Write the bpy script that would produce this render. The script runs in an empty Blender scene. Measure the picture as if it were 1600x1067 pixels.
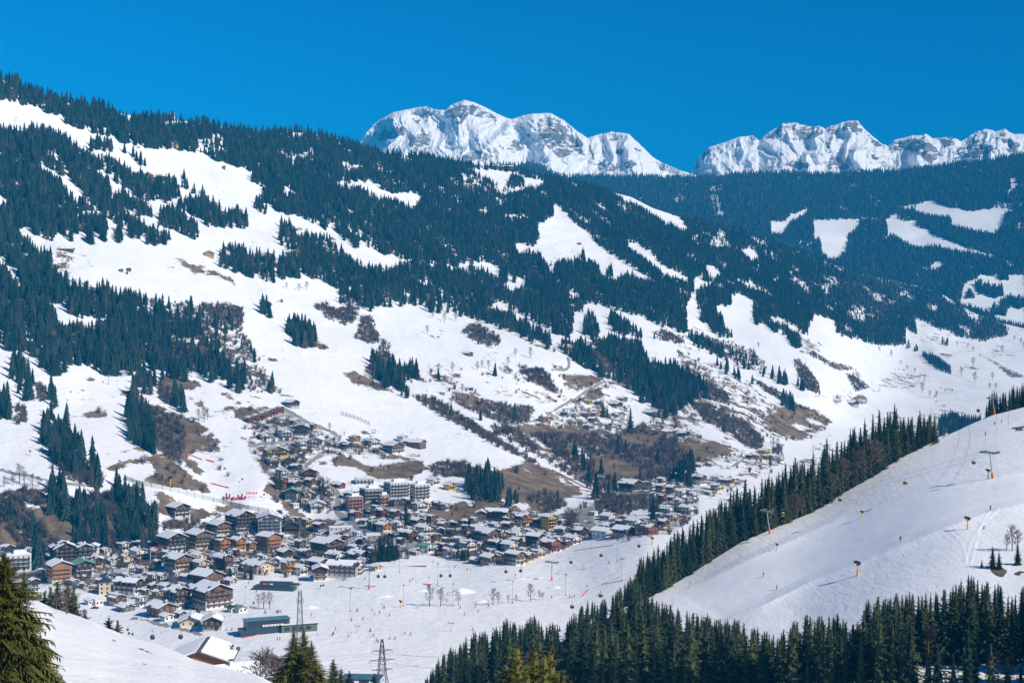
import bpy, bmesh, math, random
import numpy as np
from mathutils import Vector, Matrix
random.seed(7); RNG = np.random.default_rng(11)
sc = bpy.context.scene; COL = sc.collection
F, CX, CY, EYE = 2222.0, 800.0, 533.5, 160.0      # 50 mm lens on a 1600 px wide frame, eye 160 m above the valley floor
def P(px, py, d):                                  # point of the place at depth d along the view direction (+Y)
    return ((px-CX)/F*d, d, EYE-(py-CY)/F*d)
# ------------------------------------------------------------------ tagging
def tag(o, label=None, cat=None, group=None, kind=None):
    if label: o['label'] = label
    if cat: o['category'] = cat
    if group: o['group'] = group
    if kind: o['kind'] = kind
    return o
def empty(name, loc=(0,0,0), rz=0.0):
    o = bpy.data.objects.new(name, None); COL.objects.link(o)
    o.location = loc; o.rotation_euler = (0,0,rz); o.empty_display_size = 1
    return o
def link(name, me, parent=None):
    o = bpy.data.objects.new(name, me); COL.objects.link(o)
    if parent is not None: o.parent = parent
    return o
def copy_tree(o, parent=None):
    c = o.copy(); COL.objects.link(c); c.parent = parent
    for ch in KIDS.get(o.name, []): copy_tree(ch, c)
    return c
KIDS = {}
def kid(o, parent):
    KIDS.setdefault(parent.name, []).append(o); o.parent = parent; return o
# ------------------------------------------------------------------ mesh helper
class MB:
    def __init__(s): s.v=[]; s.f=[]; s.m=[]
    def face(s, pts, mi=0):
        b=len(s.v); s.v.extend([tuple(p) for p in pts]); s.f.append(tuple(range(b,b+len(pts)))); s.m.append(mi)
    def box(s, c, d, mi=0, rz=0.0, top=1.0):
        cx,cy,cz=c; a,b,h=d[0]/2,d[1]/2,d[2]/2; k=len(s.v); cr,sr=math.cos(rz),math.sin(rz)
        for z,q in ((-h,1.0),(h,top)):
            for x,y in ((-a,-b),(a,-b),(a,b),(-a,b)):
                x*=q; y*=q; s.v.append((cx+x*cr-y*sr, cy+x*sr+y*cr, cz+z))
        for f in ((3,2,1,0),(4,5,6,7),(0,1,5,4),(1,2,6,5),(2,3,7,6),(3,0,4,7)):
            s.f.append(tuple(k+i for i in f)); s.m.append(mi)
    def tube(s, p, q, r0, r1=None, n=6, mi=0, caps=True):
        r1 = r0 if r1 is None else r1
        p=Vector(p); q=Vector(q); w=(q-p)
        if w.length<1e-9: return
        w.normalize(); u=w.orthogonal().normalized(); v=w.cross(u); k=len(s.v)
        for c,r in ((p,r0),(q,r1)):
            for i in range(n):
                a=2*math.pi*i/n; s.v.append(tuple(c+u*(r*math.cos(a))+v*(r*math.sin(a))))
        for i in range(n):
            j=(i+1)%n; s.f.append((k+i,k+j,k+n+j,k+n+i)); s.m.append(mi)
        if caps:
            s.f.append(tuple(k+i for i in range(n-1,-1,-1))); s.m.append(mi)
            s.f.append(tuple(k+n+i for i in range(n))); s.m.append(mi)
    def lathe(s, c, prof, n=14, mi=0):
        k=len(s.v)
        for r,z in prof:
            for i in range(n):
                a=2*math.pi*i/n; s.v.append((c[0]+r*math.cos(a), c[1]+r*math.sin(a), c[2]+z))
        for j in range(len(prof)-1):
            for i in range(n):
                i2=(i+1)%n; s.f.append((k+j*n+i,k+j*n+i2,k+(j+1)*n+i2,k+(j+1)*n+i)); s.m.append(mi)
    def mesh(s, name, mats, smooth=False):
        me=bpy.data.meshes.new(name); me.from_pydata(s.v,[],s.f)
        for m in (mats if isinstance(mats,(list,tuple)) else [mats]): me.materials.append(m)
        if s.f: me.polygons.foreach_set('material_index', s.m)
        if smooth: me.polygons.foreach_set('use_smooth',[True]*len(s.f))
        me.update(); return me
    def build(s, name, mats, parent=None, smooth=False):
        o=link(name, s.mesh(name, mats, smooth))
        if parent is not None: kid(o, parent)
        return o
# ------------------------------------------------------------------ materials
def newmat(name):
    m=bpy.data.materials.new(name); m.use_nodes=True; nt=m.node_tree; nt.nodes.clear()
    out=nt.nodes.new('ShaderNodeOutputMaterial'); b=nt.nodes.new('ShaderNodeBsdfPrincipled')
    nt.links.new(b.outputs[0], out.inputs[0]); return m, nt, b
def N(nt, t, **kw):
    n=nt.nodes.new(t)
    for k,v in kw.items(): setattr(n,k,v)
    return n
def col4(c): return (c[0],c[1],c[2],1.0)
def setin(nt, sock, v):
    if isinstance(v, bpy.types.NodeSocket): nt.links.new(v, sock)
    else: sock.default_value = v
def math_(nt, op, a, b=None, c=None, clamp=False):
    n=N(nt,'ShaderNodeMath',operation=op,use_clamp=clamp); setin(nt,n.inputs[0],a)
    if b is not None: setin(nt,n.inputs[1],b)
    if c is not None: setin(nt,n.inputs[2],c)
    return n.outputs[0]
def mixc(nt, f, a, b):
    n=N(nt,'ShaderNodeMix',data_type='RGBA'); setin(nt,n.inputs[0],f)
    setin(nt,n.inputs[6],col4(a) if isinstance(a,tuple) else a); setin(nt,n.inputs[7],col4(b) if isinstance(b,tuple) else b)
    return n.outputs[2]
def noise(nt, scale, detail=4, rough=0.55, vec=None, dist=0.0):
    n=N(nt,'ShaderNodeTexNoise'); n.inputs['Scale'].default_value=scale; n.inputs['Detail'].default_value=detail
    n.inputs['Roughness'].default_value=rough; n.inputs['Distortion'].default_value=dist
    if vec is not None: nt.links.new(vec, n.inputs['Vector'])
    return n.outputs['Fac']
def smooth(nt, x, a, b):
    n=N(nt,'ShaderNodeMapRange',interpolation_type='SMOOTHSTEP'); setin(nt,n.inputs[0],x)
    n.inputs[1].default_value=a; n.inputs[2].default_value=b; return n.outputs[0]
def objpos(nt): return N(nt,'ShaderNodeTexCoord').outputs['Object']
def worldpos(nt): return N(nt,'ShaderNodeNewGeometry').outputs['Position']
def attr(nt, name): return N(nt,'ShaderNodeAttribute',attribute_name=name).outputs['Fac']
def scaled(nt, v, s):
    n=N(nt,'ShaderNodeVectorMath',operation='MULTIPLY'); nt.links.new(v,n.inputs[0]); n.inputs[1].default_value=s; return n.outputs[0]
def bump(nt, b, h, strength, dist):
    n=N(nt,'ShaderNodeBump'); n.inputs['Strength'].default_value=strength; n.inputs['Distance'].default_value=dist
    nt.links.new(h,n.inputs['Height']); nt.links.new(n.outputs[0], b.inputs['Normal'])
def simple(name, c, rough=0.7, var=0.25, scale=1.5, metal=0.0, spec=0.3, inst=0.0, streak=None):
    m,nt,b=newmat(name); pos=objpos(nt)
    if streak: pos=scaled(nt,pos,streak)
    f=noise(nt,scale,5,0.6,pos)
    dark=tuple(x*(1-var) for x in c); lite=tuple(min(1,x*(1+var)) for x in c)
    cc=mixc(nt, smooth(nt,f,0.3,0.7), dark, lite)
    if inst:
        r=N(nt,'ShaderNodeObjectInfo').outputs['Random']
        h=N(nt,'ShaderNodeHueSaturation'); nt.links.new(cc,h.inputs['Color'])
        nt.links.new(math_(nt,'MULTIPLY_ADD',r,inst,1-inst/2), h.inputs['Value']); cc=h.outputs[0]
    nt.links.new(cc,b.inputs['Base Color']); b.inputs['Roughness'].default_value=rough
    b.inputs['Metallic'].default_value=metal; b.inputs['Specular IOR Level'].default_value=spec
    return m
# ------------------------------------------------------------------ numpy noise
def _h(ix,iy,s):
    n=(ix*374761393+iy*668265263+s*974634777)&0xffffffff
    n=((n^(n>>13))*1274126177)&0xffffffff
    return ((n^(n>>16))&0xffff)/65535.0
def vnoise(x,y,s=0):
    x=np.asarray(x,float); y=np.asarray(y,float)
    ix=np.floor(x).astype(np.int64); iy=np.floor(y).astype(np.int64); fx=x-ix; fy=y-iy
    fx=fx*fx*fx*(fx*(fx*6-15)+10); fy=fy*fy*fy*(fy*(fy*6-15)+10)
    a=_h(ix,iy,s); b=_h(ix+1,iy,s); c=_h(ix,iy+1,s); d=_h(ix+1,iy+1,s)
    return (a+(b-a)*fx)*(1-fy)+(c+(d-c)*fx)*fy
def fbm(x,y,o=4,s=0,g=0.5):
    t=0; a=1.0; n=0
    for i in range(o):
        t=t+a*(vnoise(x,y,s+i*17)-0.5)*2; n+=a; a*=g; x=x*2.03+7.1; y=y*2.03+3.7
    return t/n
def ridged(x,y,o=5,s=0,g=0.55):
    t=0; a=1.0; n=0
    for i in range(o):
        t=t+a*(1-np.abs((vnoise(x,y,s+i*31)-0.5)*2)*1.6); n+=a; a*=g; x=x*2.1+5.2; y=y*2.1+1.3
    return t/n
# ------------------------------------------------------------------ image-space helpers for placing things where they stand
ZR={'A':(0,100,.3375),'B':(530,100,.3375),'C':(1060,150,.3375),'D':(0,440,.3375),'E':(530,440,.3375),'G':(1060,440,.3375),
    'H':(0,707,.3375),'I':(530,707,.3375),'J':(1060,707,.3375),'a':(0,780,.16875),'b':(200,780,.16875),'c':(400,740,.16875),
    'd':(130,887,.16875),'e':(360,620,.16875),'f':(780,560,.16875),'g':(560,720,.16875),'h':(820,730,.16875),'i':(1000,680,.16875),
    'O':(0,0,1.0)}
def Z(r, pts):
    x0,y0,s=ZR[r]; return [(x0+x*s, y0+y*s) for x,y in pts]
W,H=1720,1160; OX,OY=60,0       # raster covers px -60..1660, py 0..1160
def fill(mask, poly, val):
    p=np.array(poly,float); p[:,0]+=OX; p[:,1]+=OY
    x0=max(0,int(p[:,0].min())); x1=min(W,int(p[:,0].max())+2); y0=max(0,int(p[:,1].min())); y1=min(H,int(p[:,1].max())+2)
    if x1<=x0 or y1<=y0: return
    X,Y=np.meshgrid(np.arange(x0,x1)+.5,np.arange(y0,y1)+.5); ins=np.zeros(X.shape,bool)
    n=len(p)
    for i in range(n):
        xa,ya=p[i]; xb,yb=p[(i+1)%n]
        if ya==yb: continue
        c=((ya>Y)!=(yb>Y))&(X<(xb-xa)*(Y-ya)/(yb-ya)+xa); ins^=c
    mask[y0:y1,x0:x1][ins]=val
def stroke(mask, pts, w, val):
    for (xa,ya),(xb,yb) in zip(pts[:-1],pts[1:]):
        L=math.hypot(xb-xa,yb-ya) or 1; nx,ny=-(yb-ya)/L*w/2,(xb-xa)/L*w/2; ex,ey=(xb-xa)/L*w/3,(yb-ya)/L*w/3
        fill(mask,[(xa+nx-ex,ya+ny-ey),(xb+nx+ex,yb+ny+ey),(xb-nx+ex,yb-ny+ey),(xa-nx-ex,ya-ny-ey)],val)
def look(mask, px, py):
    return mask[np.clip((np.asarray(py)+OY).astype(int),0,H-1), np.clip((np.asarray(px)+OX).astype(int),0,W-1)]
def blur(a, k=1):
    for _ in range(k):
        a=(a+np.roll(a,1,0)+np.roll(a,-1,0)+np.roll(a,1,1)+np.roll(a,-1,1))/5
    return a
def tps(ctrl,reg=1e-4):
    c=np.array(ctrl,float); X=c[:,:2]/1000; v=1000.0/c[:,2]; n=len(c)
    def k(r2): return 0.5*r2*np.log(np.maximum(r2,1e-12))
    D=((X[:,None]-X[None])**2).sum(-1); A=np.zeros((n+3,n+3)); A[:n,:n]=k(D)+np.eye(n)*reg
    A[:n,n]=1; A[:n,n+1:]=X; A[n,:n]=1; A[n+1:,:n]=X.T
    w=np.linalg.solve(A,np.concatenate([v,[0,0,0]]))
    def ev(px,py):
        px=np.asarray(px,float)/1000; py=np.asarray(py,float)/1000; sh=px.shape; px=px.ravel(); py=py.ravel()
        out=w[n]+w[n+1]*px+w[n+2]*py
        for i in range(n):
            out+=w[i]*k((px-X[i,0])**2+(py-X[i,1])**2)
        return (1000.0/np.maximum(out,0.05)).reshape(sh)
    return ev
class Layer:
    """A hill built from rows of ground points between a lower and an upper (crest) line, with a back slope behind the crest."""
    def __init__(s, name, xs, ny, bot, top, depth, back, dn=None):
        s.xs=np.array(xs,float); s.ny=ny; s.bot=bot; s.top=top; t=np.linspace(0,1,ny)
        s.PX=np.repeat(s.xs[None],ny,0); tb=top(s.xs); bb=bot(s.xs)
        s.PY=bb[None]+(tb-bb)[None]*t[:,None]
        s.D=depth(s.PX,s.PY)
        if dn is not None: s.D=s.D*dn(s.PX,s.PY,s.D)
        s.back=back; s.name=name; s.tb=tb; s.bb=bb
        X=(s.PX-CX)/F*s.D; Zz=EYE-(s.PY-CY)/F*s.D
        V=np.stack([X,s.D,Zz],-1)
        # back rows: (extra depth, height drop)
        rows=[V]; u=(s.xs-CX)/F
        for dd,dz in back:
            d=s.D[-1]+dd; z=V[-1,:,2]-dz
            rows.append(np.stack([u*d,d,z],-1)[None])
        fr=V[0:1].copy(); fr[...,2]-=40; fr[...,1]*=0.97; fr[...,0]*=0.97
        s.V=np.concatenate([fr]+rows,0)
    def at(s, px, py):
        xi=np.clip((np.asarray(px,float)-s.xs[0])/(s.xs[1]-s.xs[0]),0,len(s.xs)-1.001); i=np.floor(xi).astype(int); fx=xi-i
        tb=s.tb[i]*(1-fx)+s.tb[i+1]*fx; bb=s.bb[i]*(1-fx)+s.bb[i+1]*fx
        t=np.clip((np.asarray(py,float)-bb)/(tb-bb),0,1)*(s.ny-1); j=np.clip(np.floor(t).astype(int),0,s.ny-2); fy=t-j
        D=s.D; d=(D[j,i]*(1-fx)+D[j,i+1]*fx)*(1-fy)+(D[j+1,i]*(1-fx)+D[j+1,i+1]*fx)*fy
        return d
    def pt(s, px, py):
        d=float(s.at(px,py)); return Vector(P(px,py,d))
    def backpt(s, px, dd):           # a point on the back slope, dd metres behind the crest
        i=int(np.clip((px-s.xs[0])/(s.xs[1]-s.xs[0]),0,len(s.xs)-1)); d0=s.D[-1,i]; z0=EYE-(s.tb[i]-CY)/F*d0
        a=[0]+[b[0] for b in s.back]; h=[0]+[b[1] for b in s.back]
        return Vector(((px-CX)/F*(d0+dd), d0+dd, z0-float(np.interp(dd,a,h))))
    def mesh(s, mat, attrs=None, extra=None):
        V=s.V; nr,nc=V.shape[:2]; me=bpy.data.meshes.new(s.name)
        idx=np.arange(nr*nc).reshape(nr,nc); q=np.stack([idx[:-1,:-1],idx[:-1,1:],idx[1:,1:],idx[1:,:-1]],-1).reshape(-1,4)
        me.vertices.add(nr*nc); me.vertices.foreach_set('co',V.reshape(-1).astype(np.float32))
        me.loops.add(q.size); me.loops.foreach_set('vertex_index',q.ravel().astype(np.int32))
        me.polygons.add(len(q)); me.polygons.foreach_set('loop_start',np.arange(0,q.size,4,dtype=np.int32)); me.polygons.foreach_set('loop_total',np.full(len(q),4,np.int32))
        me.polygons.foreach_set('use_smooth',np.ones(len(q),bool))
        me.update(calc_edges=True); me.materials.append(mat)
        for k,a in (attrs or {}).items():
            full=np.concatenate([a[0:1],a]+[a[-1:]]*len(s.back),0)
            at=me.attributes.new(k,'FLOAT','POINT'); at.data.foreach_set('value',full.ravel().astype(np.float32))
        o=link(s.name,me); o['kind']='structure'; return o
def line(pts):
    a=np.array(pts,float); return lambda x: np.interp(x,a[:,0],a[:,1])
# ------------------------------------------------------------------ scatter (stuff)
def scatter(name, pts, scl, rot, idx, variants, label, cat):
    n=len(pts); me=bpy.data.meshes.new(name); me.vertices.add(n); me.vertices.foreach_set('co',np.asarray(pts,np.float32).ravel())
    for k,v,t in (('scl',scl,'FLOAT'),('rot',rot,'FLOAT'),('idx',idx,'INT')):
        a=me.attributes.new(k,t,'POINT'); a.data.foreach_set('value',np.asarray(v,np.int32 if t=='INT' else np.float32))
    o=link(name,me); cl=bpy.data.collections.new(name+'_variants')
    for v in variants: cl.objects.link(v)
    g=bpy.data.node_groups.new(name,'GeometryNodeTree'); g.interface.new_socket('Geometry',in_out='INPUT',socket_type='NodeSocketGeometry'); g.interface.new_socket('Geometry',in_out='OUTPUT',socket_type='NodeSocketGeometry')
    L=g.links.new; gi=g.nodes.new('NodeGroupInput'); go=g.nodes.new('NodeGroupOutput'); ip=g.nodes.new('GeometryNodeInstanceOnPoints'); ci=g.nodes.new('GeometryNodeCollectionInfo')
    ci.inputs['Collection'].default_value=cl; ci.inputs['Separate Children'].default_value=True; ci.inputs['Reset Children'].default_value=True
    def na(nm,t):
        a=g.nodes.new('GeometryNodeInputNamedAttribute'); a.data_type=t; a.inputs['Name'].default_value=nm; return a.outputs['Attribute']
    cx=g.nodes.new('ShaderNodeCombineXYZ'); L(na('rot','FLOAT'),cx.inputs[2])
    L(gi.outputs[0],ip.inputs['Points']); L(ci.outputs[0],ip.inputs['Instance']); ip.inputs['Pick Instance'].default_value=True
    L(na('idx','INT'),ip.inputs['Instance Index']); L(cx.outputs[0],ip.inputs['Rotation']); L(na('scl','FLOAT'),ip.inputs['Scale']); L(ip.outputs[0],go.inputs[0])
    md=o.modifiers.new('scatter','NODES'); md.node_group=g
    tag(o,label,cat,None,'stuff'); return o
# ================================================================== the lie of the land
MAIN_CTRL=[(0,1110,617),(400,1110,617),(800,1110,617),(1150,1110,610),(450,960,834),(700,960,834),(950,960,820),(1100,960,800),(600,900,970),(800,900,958),(950,900,925),
 (1010,840,1065),(300,900,970),(100,900,970),(50,875,1030),(200,862,1068),(330,830,1140),(480,840,1160),(700,865,1072),(850,830,1199),(950,790,1360),(1010,790,1345),(1080,790,1340),
 (1060,750,1560),(1180,712,1880),(1215,690,2060),(1250,660,2350),(1270,620,2520),(1330,640,2700),(1400,560,3900),(1450,600,3500),(1600,600,3600),(1600,640,3000),(1660,600,3600),
 (0,850,1040),(0,770,1100),(100,765,1115),(240,792,1128),(0,700,1190),(0,550,1450),(0,400,1750),(0,300,1950),(0,200,2130),(0,125,2250),
 (-60,850,1030),(-60,500,1500),(-60,300,1900),(-60,110,2200),(120,640,1350),(120,450,1700),(120,300,2050),
 (250,700,1300),(250,600,1500),(250,500,1700),(250,400,1950),(250,300,2250),(250,190,2550),(400,760,1235),(400,700,1350),(380,640,1470),(400,560,1700),(420,460,1980),(420,350,2350),(430,215,2850),
 (500,770,1255),(600,775,1260),(600,690,1500),(580,600,1750),(600,480,2150),(600,380,2550),(600,300,2850),(580,235,3150),
 (750,790,1270),(700,730,1440),(720,660,1650),(740,560,2000),(760,460,2500),(760,350,3000),(760,268,3400),(900,770,1450),(870,720,1600),(870,660,1830),(870,560,2150),(900,450,2750),(900,350,3300),(900,285,3700),
 (1000,730,1660),(1000,650,2000),(970,595,2170),(1020,500,2650),(1050,400,3300),(1060,342,3800),(1130,700,1860),(1120,600,2350),(1150,500,3000),(1200,400,3900),
 (1280,560,2950),(1300,480,3700),(1310,425,4400),(1450,520,4300),(1450,470,4800),(1600,560,4150),(1600,515,4900),(1660,515,4950)]
RIDGE=[(-60,98),(0,122),(34,138),(84,153),(182,176),(200,180),(216,182),(250,182),(266,186),(294,190),(300,192),(324,191),(358,201),(388,207),(429,206),(472,206),(506,213),(540,218),
 (550,226),(564,233),(591,236),(631,243),(672,243),(689,250),(732,258),(746,261),(766,263),(800,266),(824,271),(851,278),(901,286),(945,297),(986,308),(1019,325),(1070,342),
 (1094,346),(1127,355),(1155,359),(1181,372),(1212,382),(1246,392),(1296,411),(1364,432),(1431,446),(1465,456),(1502,477),(1515,486),(1566,505),(1600,513),(1660,520)]
_dm=tps(MAIN_CTRL)
def _dn(px,py,d):
    x=(px-CX)/F*d
    return 1+0.010*fbm(x/160,d/260,4,3)+0.0035*fbm(x/38,d/60,3,9)
MAIN=Layer('hillside',np.arange(-200,1801,2),440,line([(-200,1110),(1800,1110)]),line(RIDGE),_dm,[(40,6),(150,45),(500,200),(900,420)],_dn)
FAR_R=[(700,300),(740,274),(770,262),(786,261),(810,260),(834,260),(854,268),(880,277),(1060,278),(1127,276),(1229,271),(1313,273),(1364,270),(1431,266),(1475,260),(1499,253),(1532,253),(1566,248),(1600,241),(1660,235)]
_df=tps([(700,300,5200),(786,262,5600),(880,277,6400),(1060,278,6600),(1313,273,6700),(1532,253,6700),(1660,235,6700),(900,330,5300),(1100,340,5650),(1300,340,6000),(1500,330,6100),(1660,310,6100),
 (1150,420,5250),(1300,430,5400),(1450,420,5600),(1600,420,5600),(1400,500,5150),(1600,500,5200),(1600,580,4900),(1100,500,5000),(900,480,5000),(700,480,4900),(1300,580,4900)])
def _dnf(px,py,d):
    x=(px-CX)/F*d; return 1+0.020*fbm(x/700,py/60,4,5)
FAR=Layer('far_hill',np.arange(700,1861,2),170,line([(700,480),(1660,580)]),line(FAR_R),_df,[(100,30),(400,160),(900,400)],_dnf)
PK1=[(540,240),(564,221),(574,205),(591,189),(614,176),(641,170),(665,167),(678,171),(695,173),(709,162),(726,156),(743,161),(766,172),(790,184),(800,187),(817,181),(830,178),(861,177),(881,188),(901,205),(918,216),(935,211),(955,206),(982,209),(999,225),(1019,245),(1036,255),(1070,269),(1095,276)]
PK2=[(1062,282),(1080,268),(1087,255),(1094,243),(1107,231),(1127,224),(1158,214),(1175,212),(1185,219),(1202,207),(1222,194),(1242,192),(1262,197),(1279,197),(1289,202),(1303,196),(1327,190),(1340,189),(1350,201),(1364,214),(1387,230),(1397,219),(1424,212),(1445,210),(1458,217),(1485,214),(1502,221),(1526,206),(1543,202),(1556,206),(1570,201),(1583,210),(1600,211),(1640,222),(1660,220)]
def peak(name,prof,base,d0,seed,x0,x1):
    top=line(prof)
    xs=np.arange(x0,x1+.5,1.0)
    jag=fbm(xs/9,xs*0,3,seed)*(2.2 if seed==41 else 1.0)
    topj=lambda x: top(x)+np.interp(x,xs,jag)
    def dep(px,py):
        h=(py-topj(px))                                  # below the crest
        d=d0-5.2*h
        gx=px/52+fbm(px/45,py/35,2,seed+3)*0.55; 
        d=d-190*(ridged(gx,py/85+fbm(px/50,py/40,2,seed+5)*.4,4,seed,.42)-0.4)*np.clip(h/10,0,1)-14*(ridged(px/11+py/40,py/24,4,seed+8)-.4)*np.clip(h/5,0,1)
        d=d-8*fbm(px/3.2,py/3.2,2,seed+9)
        return d
    return Layer(name,xs,150,line([(x0,base),(x1,base)]),topj,dep,[(60,80),(400,500),(1500,1400)])
MT1=peak('snow_mountain',PK1,300,7450,23,540,1095)
MT2=peak('rocky_mountain',PK2,305,8000,41,1062,1800)
# right ski hill
K4=0.9
HILL_R=[(560,1140),(600,1118),(650,1090),(700,1062),(760,1032),(830,1003),(900,977),(980,947),(1030,925),(1060,908),(1127,866),(1161,845),(1200,829),(1269,800),(1323,767),(1364,744),(1397,720),(1438,700),(1470,685),(1483,678),(1495,673),(1516,663),(1549,649),(1600,636),(1660,622),(1840,585)]
_dh=tps([(x,y,d*K4) for x,y,d in [(600,1118,470),(650,1090,490),(700,1062,505),(760,1032,530),(830,1003,560),(900,977,590),(980,947,620),(1030,925,640),(1060,908,660),(1161,845,700),(1269,800,740),(1323,767,770),(1397,720,820),(1470,685,870),(1495,673,900),(1549,649,930),(1600,636,950),(1660,622,960),(1800,595,990),(1800,800,560),(1800,1100,330),
 (1600,760,640),(1400,830,612),(1200,900,610),(1250,970,520),(1500,830,570),(1590,900,500),(1450,930,490),(1430,1040,405),(1600,1030,400),(1100,1000,520),(1000,1067,450),(1250,1067,405),(1000,1140,400),(1300,1140,365),(1660,1140,340),(750,1140,440),(600,1140,455),(1600,700,770),(1660,800,590)]],3e-3)
BENCH1=Z('J',[(0,660),(300,510),(480,430),(780,290),(1100,200),(1600,90),(1800,50)]); BENCH2=Z('J',[(200,770),(400,700),(600,600),(830,510),(1100,400),(1330,310),(1480,260),(1600,235),(1800,190)])
def _dnh(px,py,d):
    k=np.ones_like(d)
    for bl,amp,x0 in ((BENCH1,.012,1060),(BENCH2,.016,1130)):
        y=np.interp(px,[p[0] for p in bl],[p[1] for p in bl]); s=(py-y)   # >0 below the lip
        ramp=np.clip((px-x0)/60,0,1)
        k=k-.75*ramp*amp*np.exp(-np.abs(s)/22)*np.where(s>0,np.exp(-s/14),1)*(1-np.exp(-np.maximum(0,12+s)/10))
    for tl in (Z('J',[(1480,262),(1390,350),(1345,430),(1330,500)]),Z('J',[(1440,270),(1400,330),(1375,420),(1350,520)]),Z('J',[(1240,350),(1300,400),(1320,440),(1330,500)])):
        xx=np.interp(py,[q[1] for q in tl],[q[0] for q in tl]); inn=(py>tl[0][1]-2)&(py<tl[-1][1]+2); k=k-inn*.0006*np.exp(-((px-xx)/2.2)**2)+inn*.0003*np.exp(-((px-xx-4)/2.0)**2)
    x=(px-CX)/F*d
    tr=np.clip((px-1440)/60,0,1)*np.clip((800-py)/50,0,1)
    return k+0.0022*fbm(x/30,d/45,3,2)+0.0006*fbm(x/5,d/9,3,6)+tr*0.0009*fbm(x/2.2,d/7,2,8)
HILL=Layer('ski_hill',np.arange(560,1841,2),330,line([(560,1142),(1660,1142)]),line(HILL_R),_dh,[(8,1.5),(25,8),(50,20),(90,36),(160,62),(260,110)],_dnh)
# near snow mound on the left and the ground that falls away from it
def prof_P(d): return 157-0.2388*d
CREST=[(-100,880,100),(-60,895,110),(0,918,120),(34,931,130),(61,940,140),(84,953,150),(111,963,160),(142,974,175),(169,987,190),(202,1001,205),(250,1014,220),(280,1026,226),(304,1038,232),(337,1048,240),(371,1056,246),(405,1065,250),(440,1085,258)]
class Mound:
    xs=np.arange(-100,1001,4.0); ds=np.concatenate([np.linspace(38,280,110),np.linspace(286,700,48)])
    def z(s,px,d):
        c=np.array(CREST); px=np.asarray(px,float); cy=np.interp(px,c[:,0],c[:,1]); cd=np.interp(px,c[:,0],c[:,2])
        cz=EYE-(cy-CY)/F*cd; ray=EYE-(cy-CY)/F*d
        t=np.clip((d-38)/(cd-38),0,1); front=(EYE-(1125-CY)/F*38)*(1-t)+cz*t + 1.1*np.sin(t*math.pi)
        over=np.maximum(d-cd,0)
        back=np.minimum(ray-0.4-over*0.03, prof_P(d)) ; back=np.where(over<12, cz-(cz-back)*(over/12)**1.5-0*over, back)
        z=np.where(d<=cd,front,back)
        k=np.clip((px-440)/260,0,1); z2=prof_P(d)-4-15*np.minimum(1,(px-440)/300)
        z=z*(1-k)+z2*k
        x=(px-CX)/F*d
        return z+(0.16*fbm(x/5,d/7,3,4)+0.28*fbm(x/16+d/30,d/20,3,14))*np.clip((d-38)/40,0,1)*np.clip((cd-d)/15,0.25,1)
    def pt(s,px,d): return Vector(((px-CX)/F*d,d,float(s.z(px,np.array(float(d))))))
    def build(s,mat):
        X,Dd=np.meshgrid(s.xs,s.ds); Zz=s.z(X,Dd); V=np.stack([(X-CX)/F*Dd,Dd,Zz],-1)
        l=Layer.__new__(Layer); l.name='snow_mound'; l.V=V; l.back=[]
        a={}
        px=X; py=CY-(Zz-EYE)/Dd*F
        m=np.zeros((H,W),np.float32)
        for p in [(R('K',[(245,645),(290,660),(330,690),(300,690)])),(R('K',[(490,735),(560,745),(600,770),(680,795),(640,798),(560,765)])),(R('K',[(555,885),(590,880),(600,895),(560,900)])),(R('K',[(780,903),(840,912),(840,920),(790,915)]))]: fill(m,p,1)
        bare=look(m,px,py)*0.62
        for k,v in (('bare',bare),('dark',bare*0+.3),('road',bare*0),('track',bare*0)):a[k]=v
        a2={k:v for k,v in a.items()}
        l.mesh2=None
        V2=l.V; nr,nc=V2.shape[:2]; me=bpy.data.meshes.new('snow_mound')
        idx=np.arange(nr*nc).reshape(nr,nc); q=np.stack([idx[:-1,:-1],idx[:-1,1:],idx[1:,1:],idx[1:,:-1]],-1).reshape(-1,4)
        me.from_pydata(V2.reshape(-1,3).tolist(),[],q.tolist()); me.polygons.foreach_set('use_smooth',np.ones(len(q),bool)); me.materials.append(mat)
        for k,v in a2.items():
            at=me.attributes.new(k,'FLOAT','POINT'); at.data.foreach_set('value',np.asarray(v,np.float32).ravel())
        o=link('snow_mound',me); o['kind']='structure'; return o
def R(r,pts):
    x0,y0,s={'K':(130,887,.16875)}[r]; return [(x0+x*s,y0+y*s) for x,y in pts]
MOUND=Mound()
# ================================================================== what covers the ground: 0 snow 1 wood 2 brown meadow 3 thicket 4 scrub 5 patchy 6 road 7 open wood 8 village
CM=np.zeros((H,W),np.uint8)
def pl(r,c,pts): fill(CM,Z(r,pts),c)
# --- upper left woods (A)
pl('O',1,[(-60,70),(0,108),(40,130),(84,143),(182,168),(189,176),(216,174),(250,178),(297,184),(388,200),(472,198),(540,205),(540,410),(525,444),(472,424),(466,404),(452,387),(437,372),(437,345),(452,346),(465,366),(486,366),(506,366),(540,383),(540,366),(506,349),(472,336),(448,328),(418,316),(414,330),(399,333),(397,318),(412,289),(398,279),(391,265),(378,255),(351,247),(324,240),(310,235),(283,228),(263,225),(236,225),(209,220),(182,211),(148,203),(115,191),(88,176),(57,161),(30,152),(0,149),(-60,140)])
pl('A',7,[(910,330),(960,330),(1050,350),(1060,410),(970,415),(915,390)])
pl('A',7,[(1285,395),(1400,405),(1475,430),(1440,445),(1340,435),(1280,410)])
pl('A',0,[(1290,570),(1330,560),(1390,580),(1370,605),(1320,600)])
pl('A',0,[(550,222),(600,225),(625,245),(600,243),(555,232)]); pl('A',0,[(765,245),(870,258),(870,272),(800,270),(770,258)])
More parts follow.
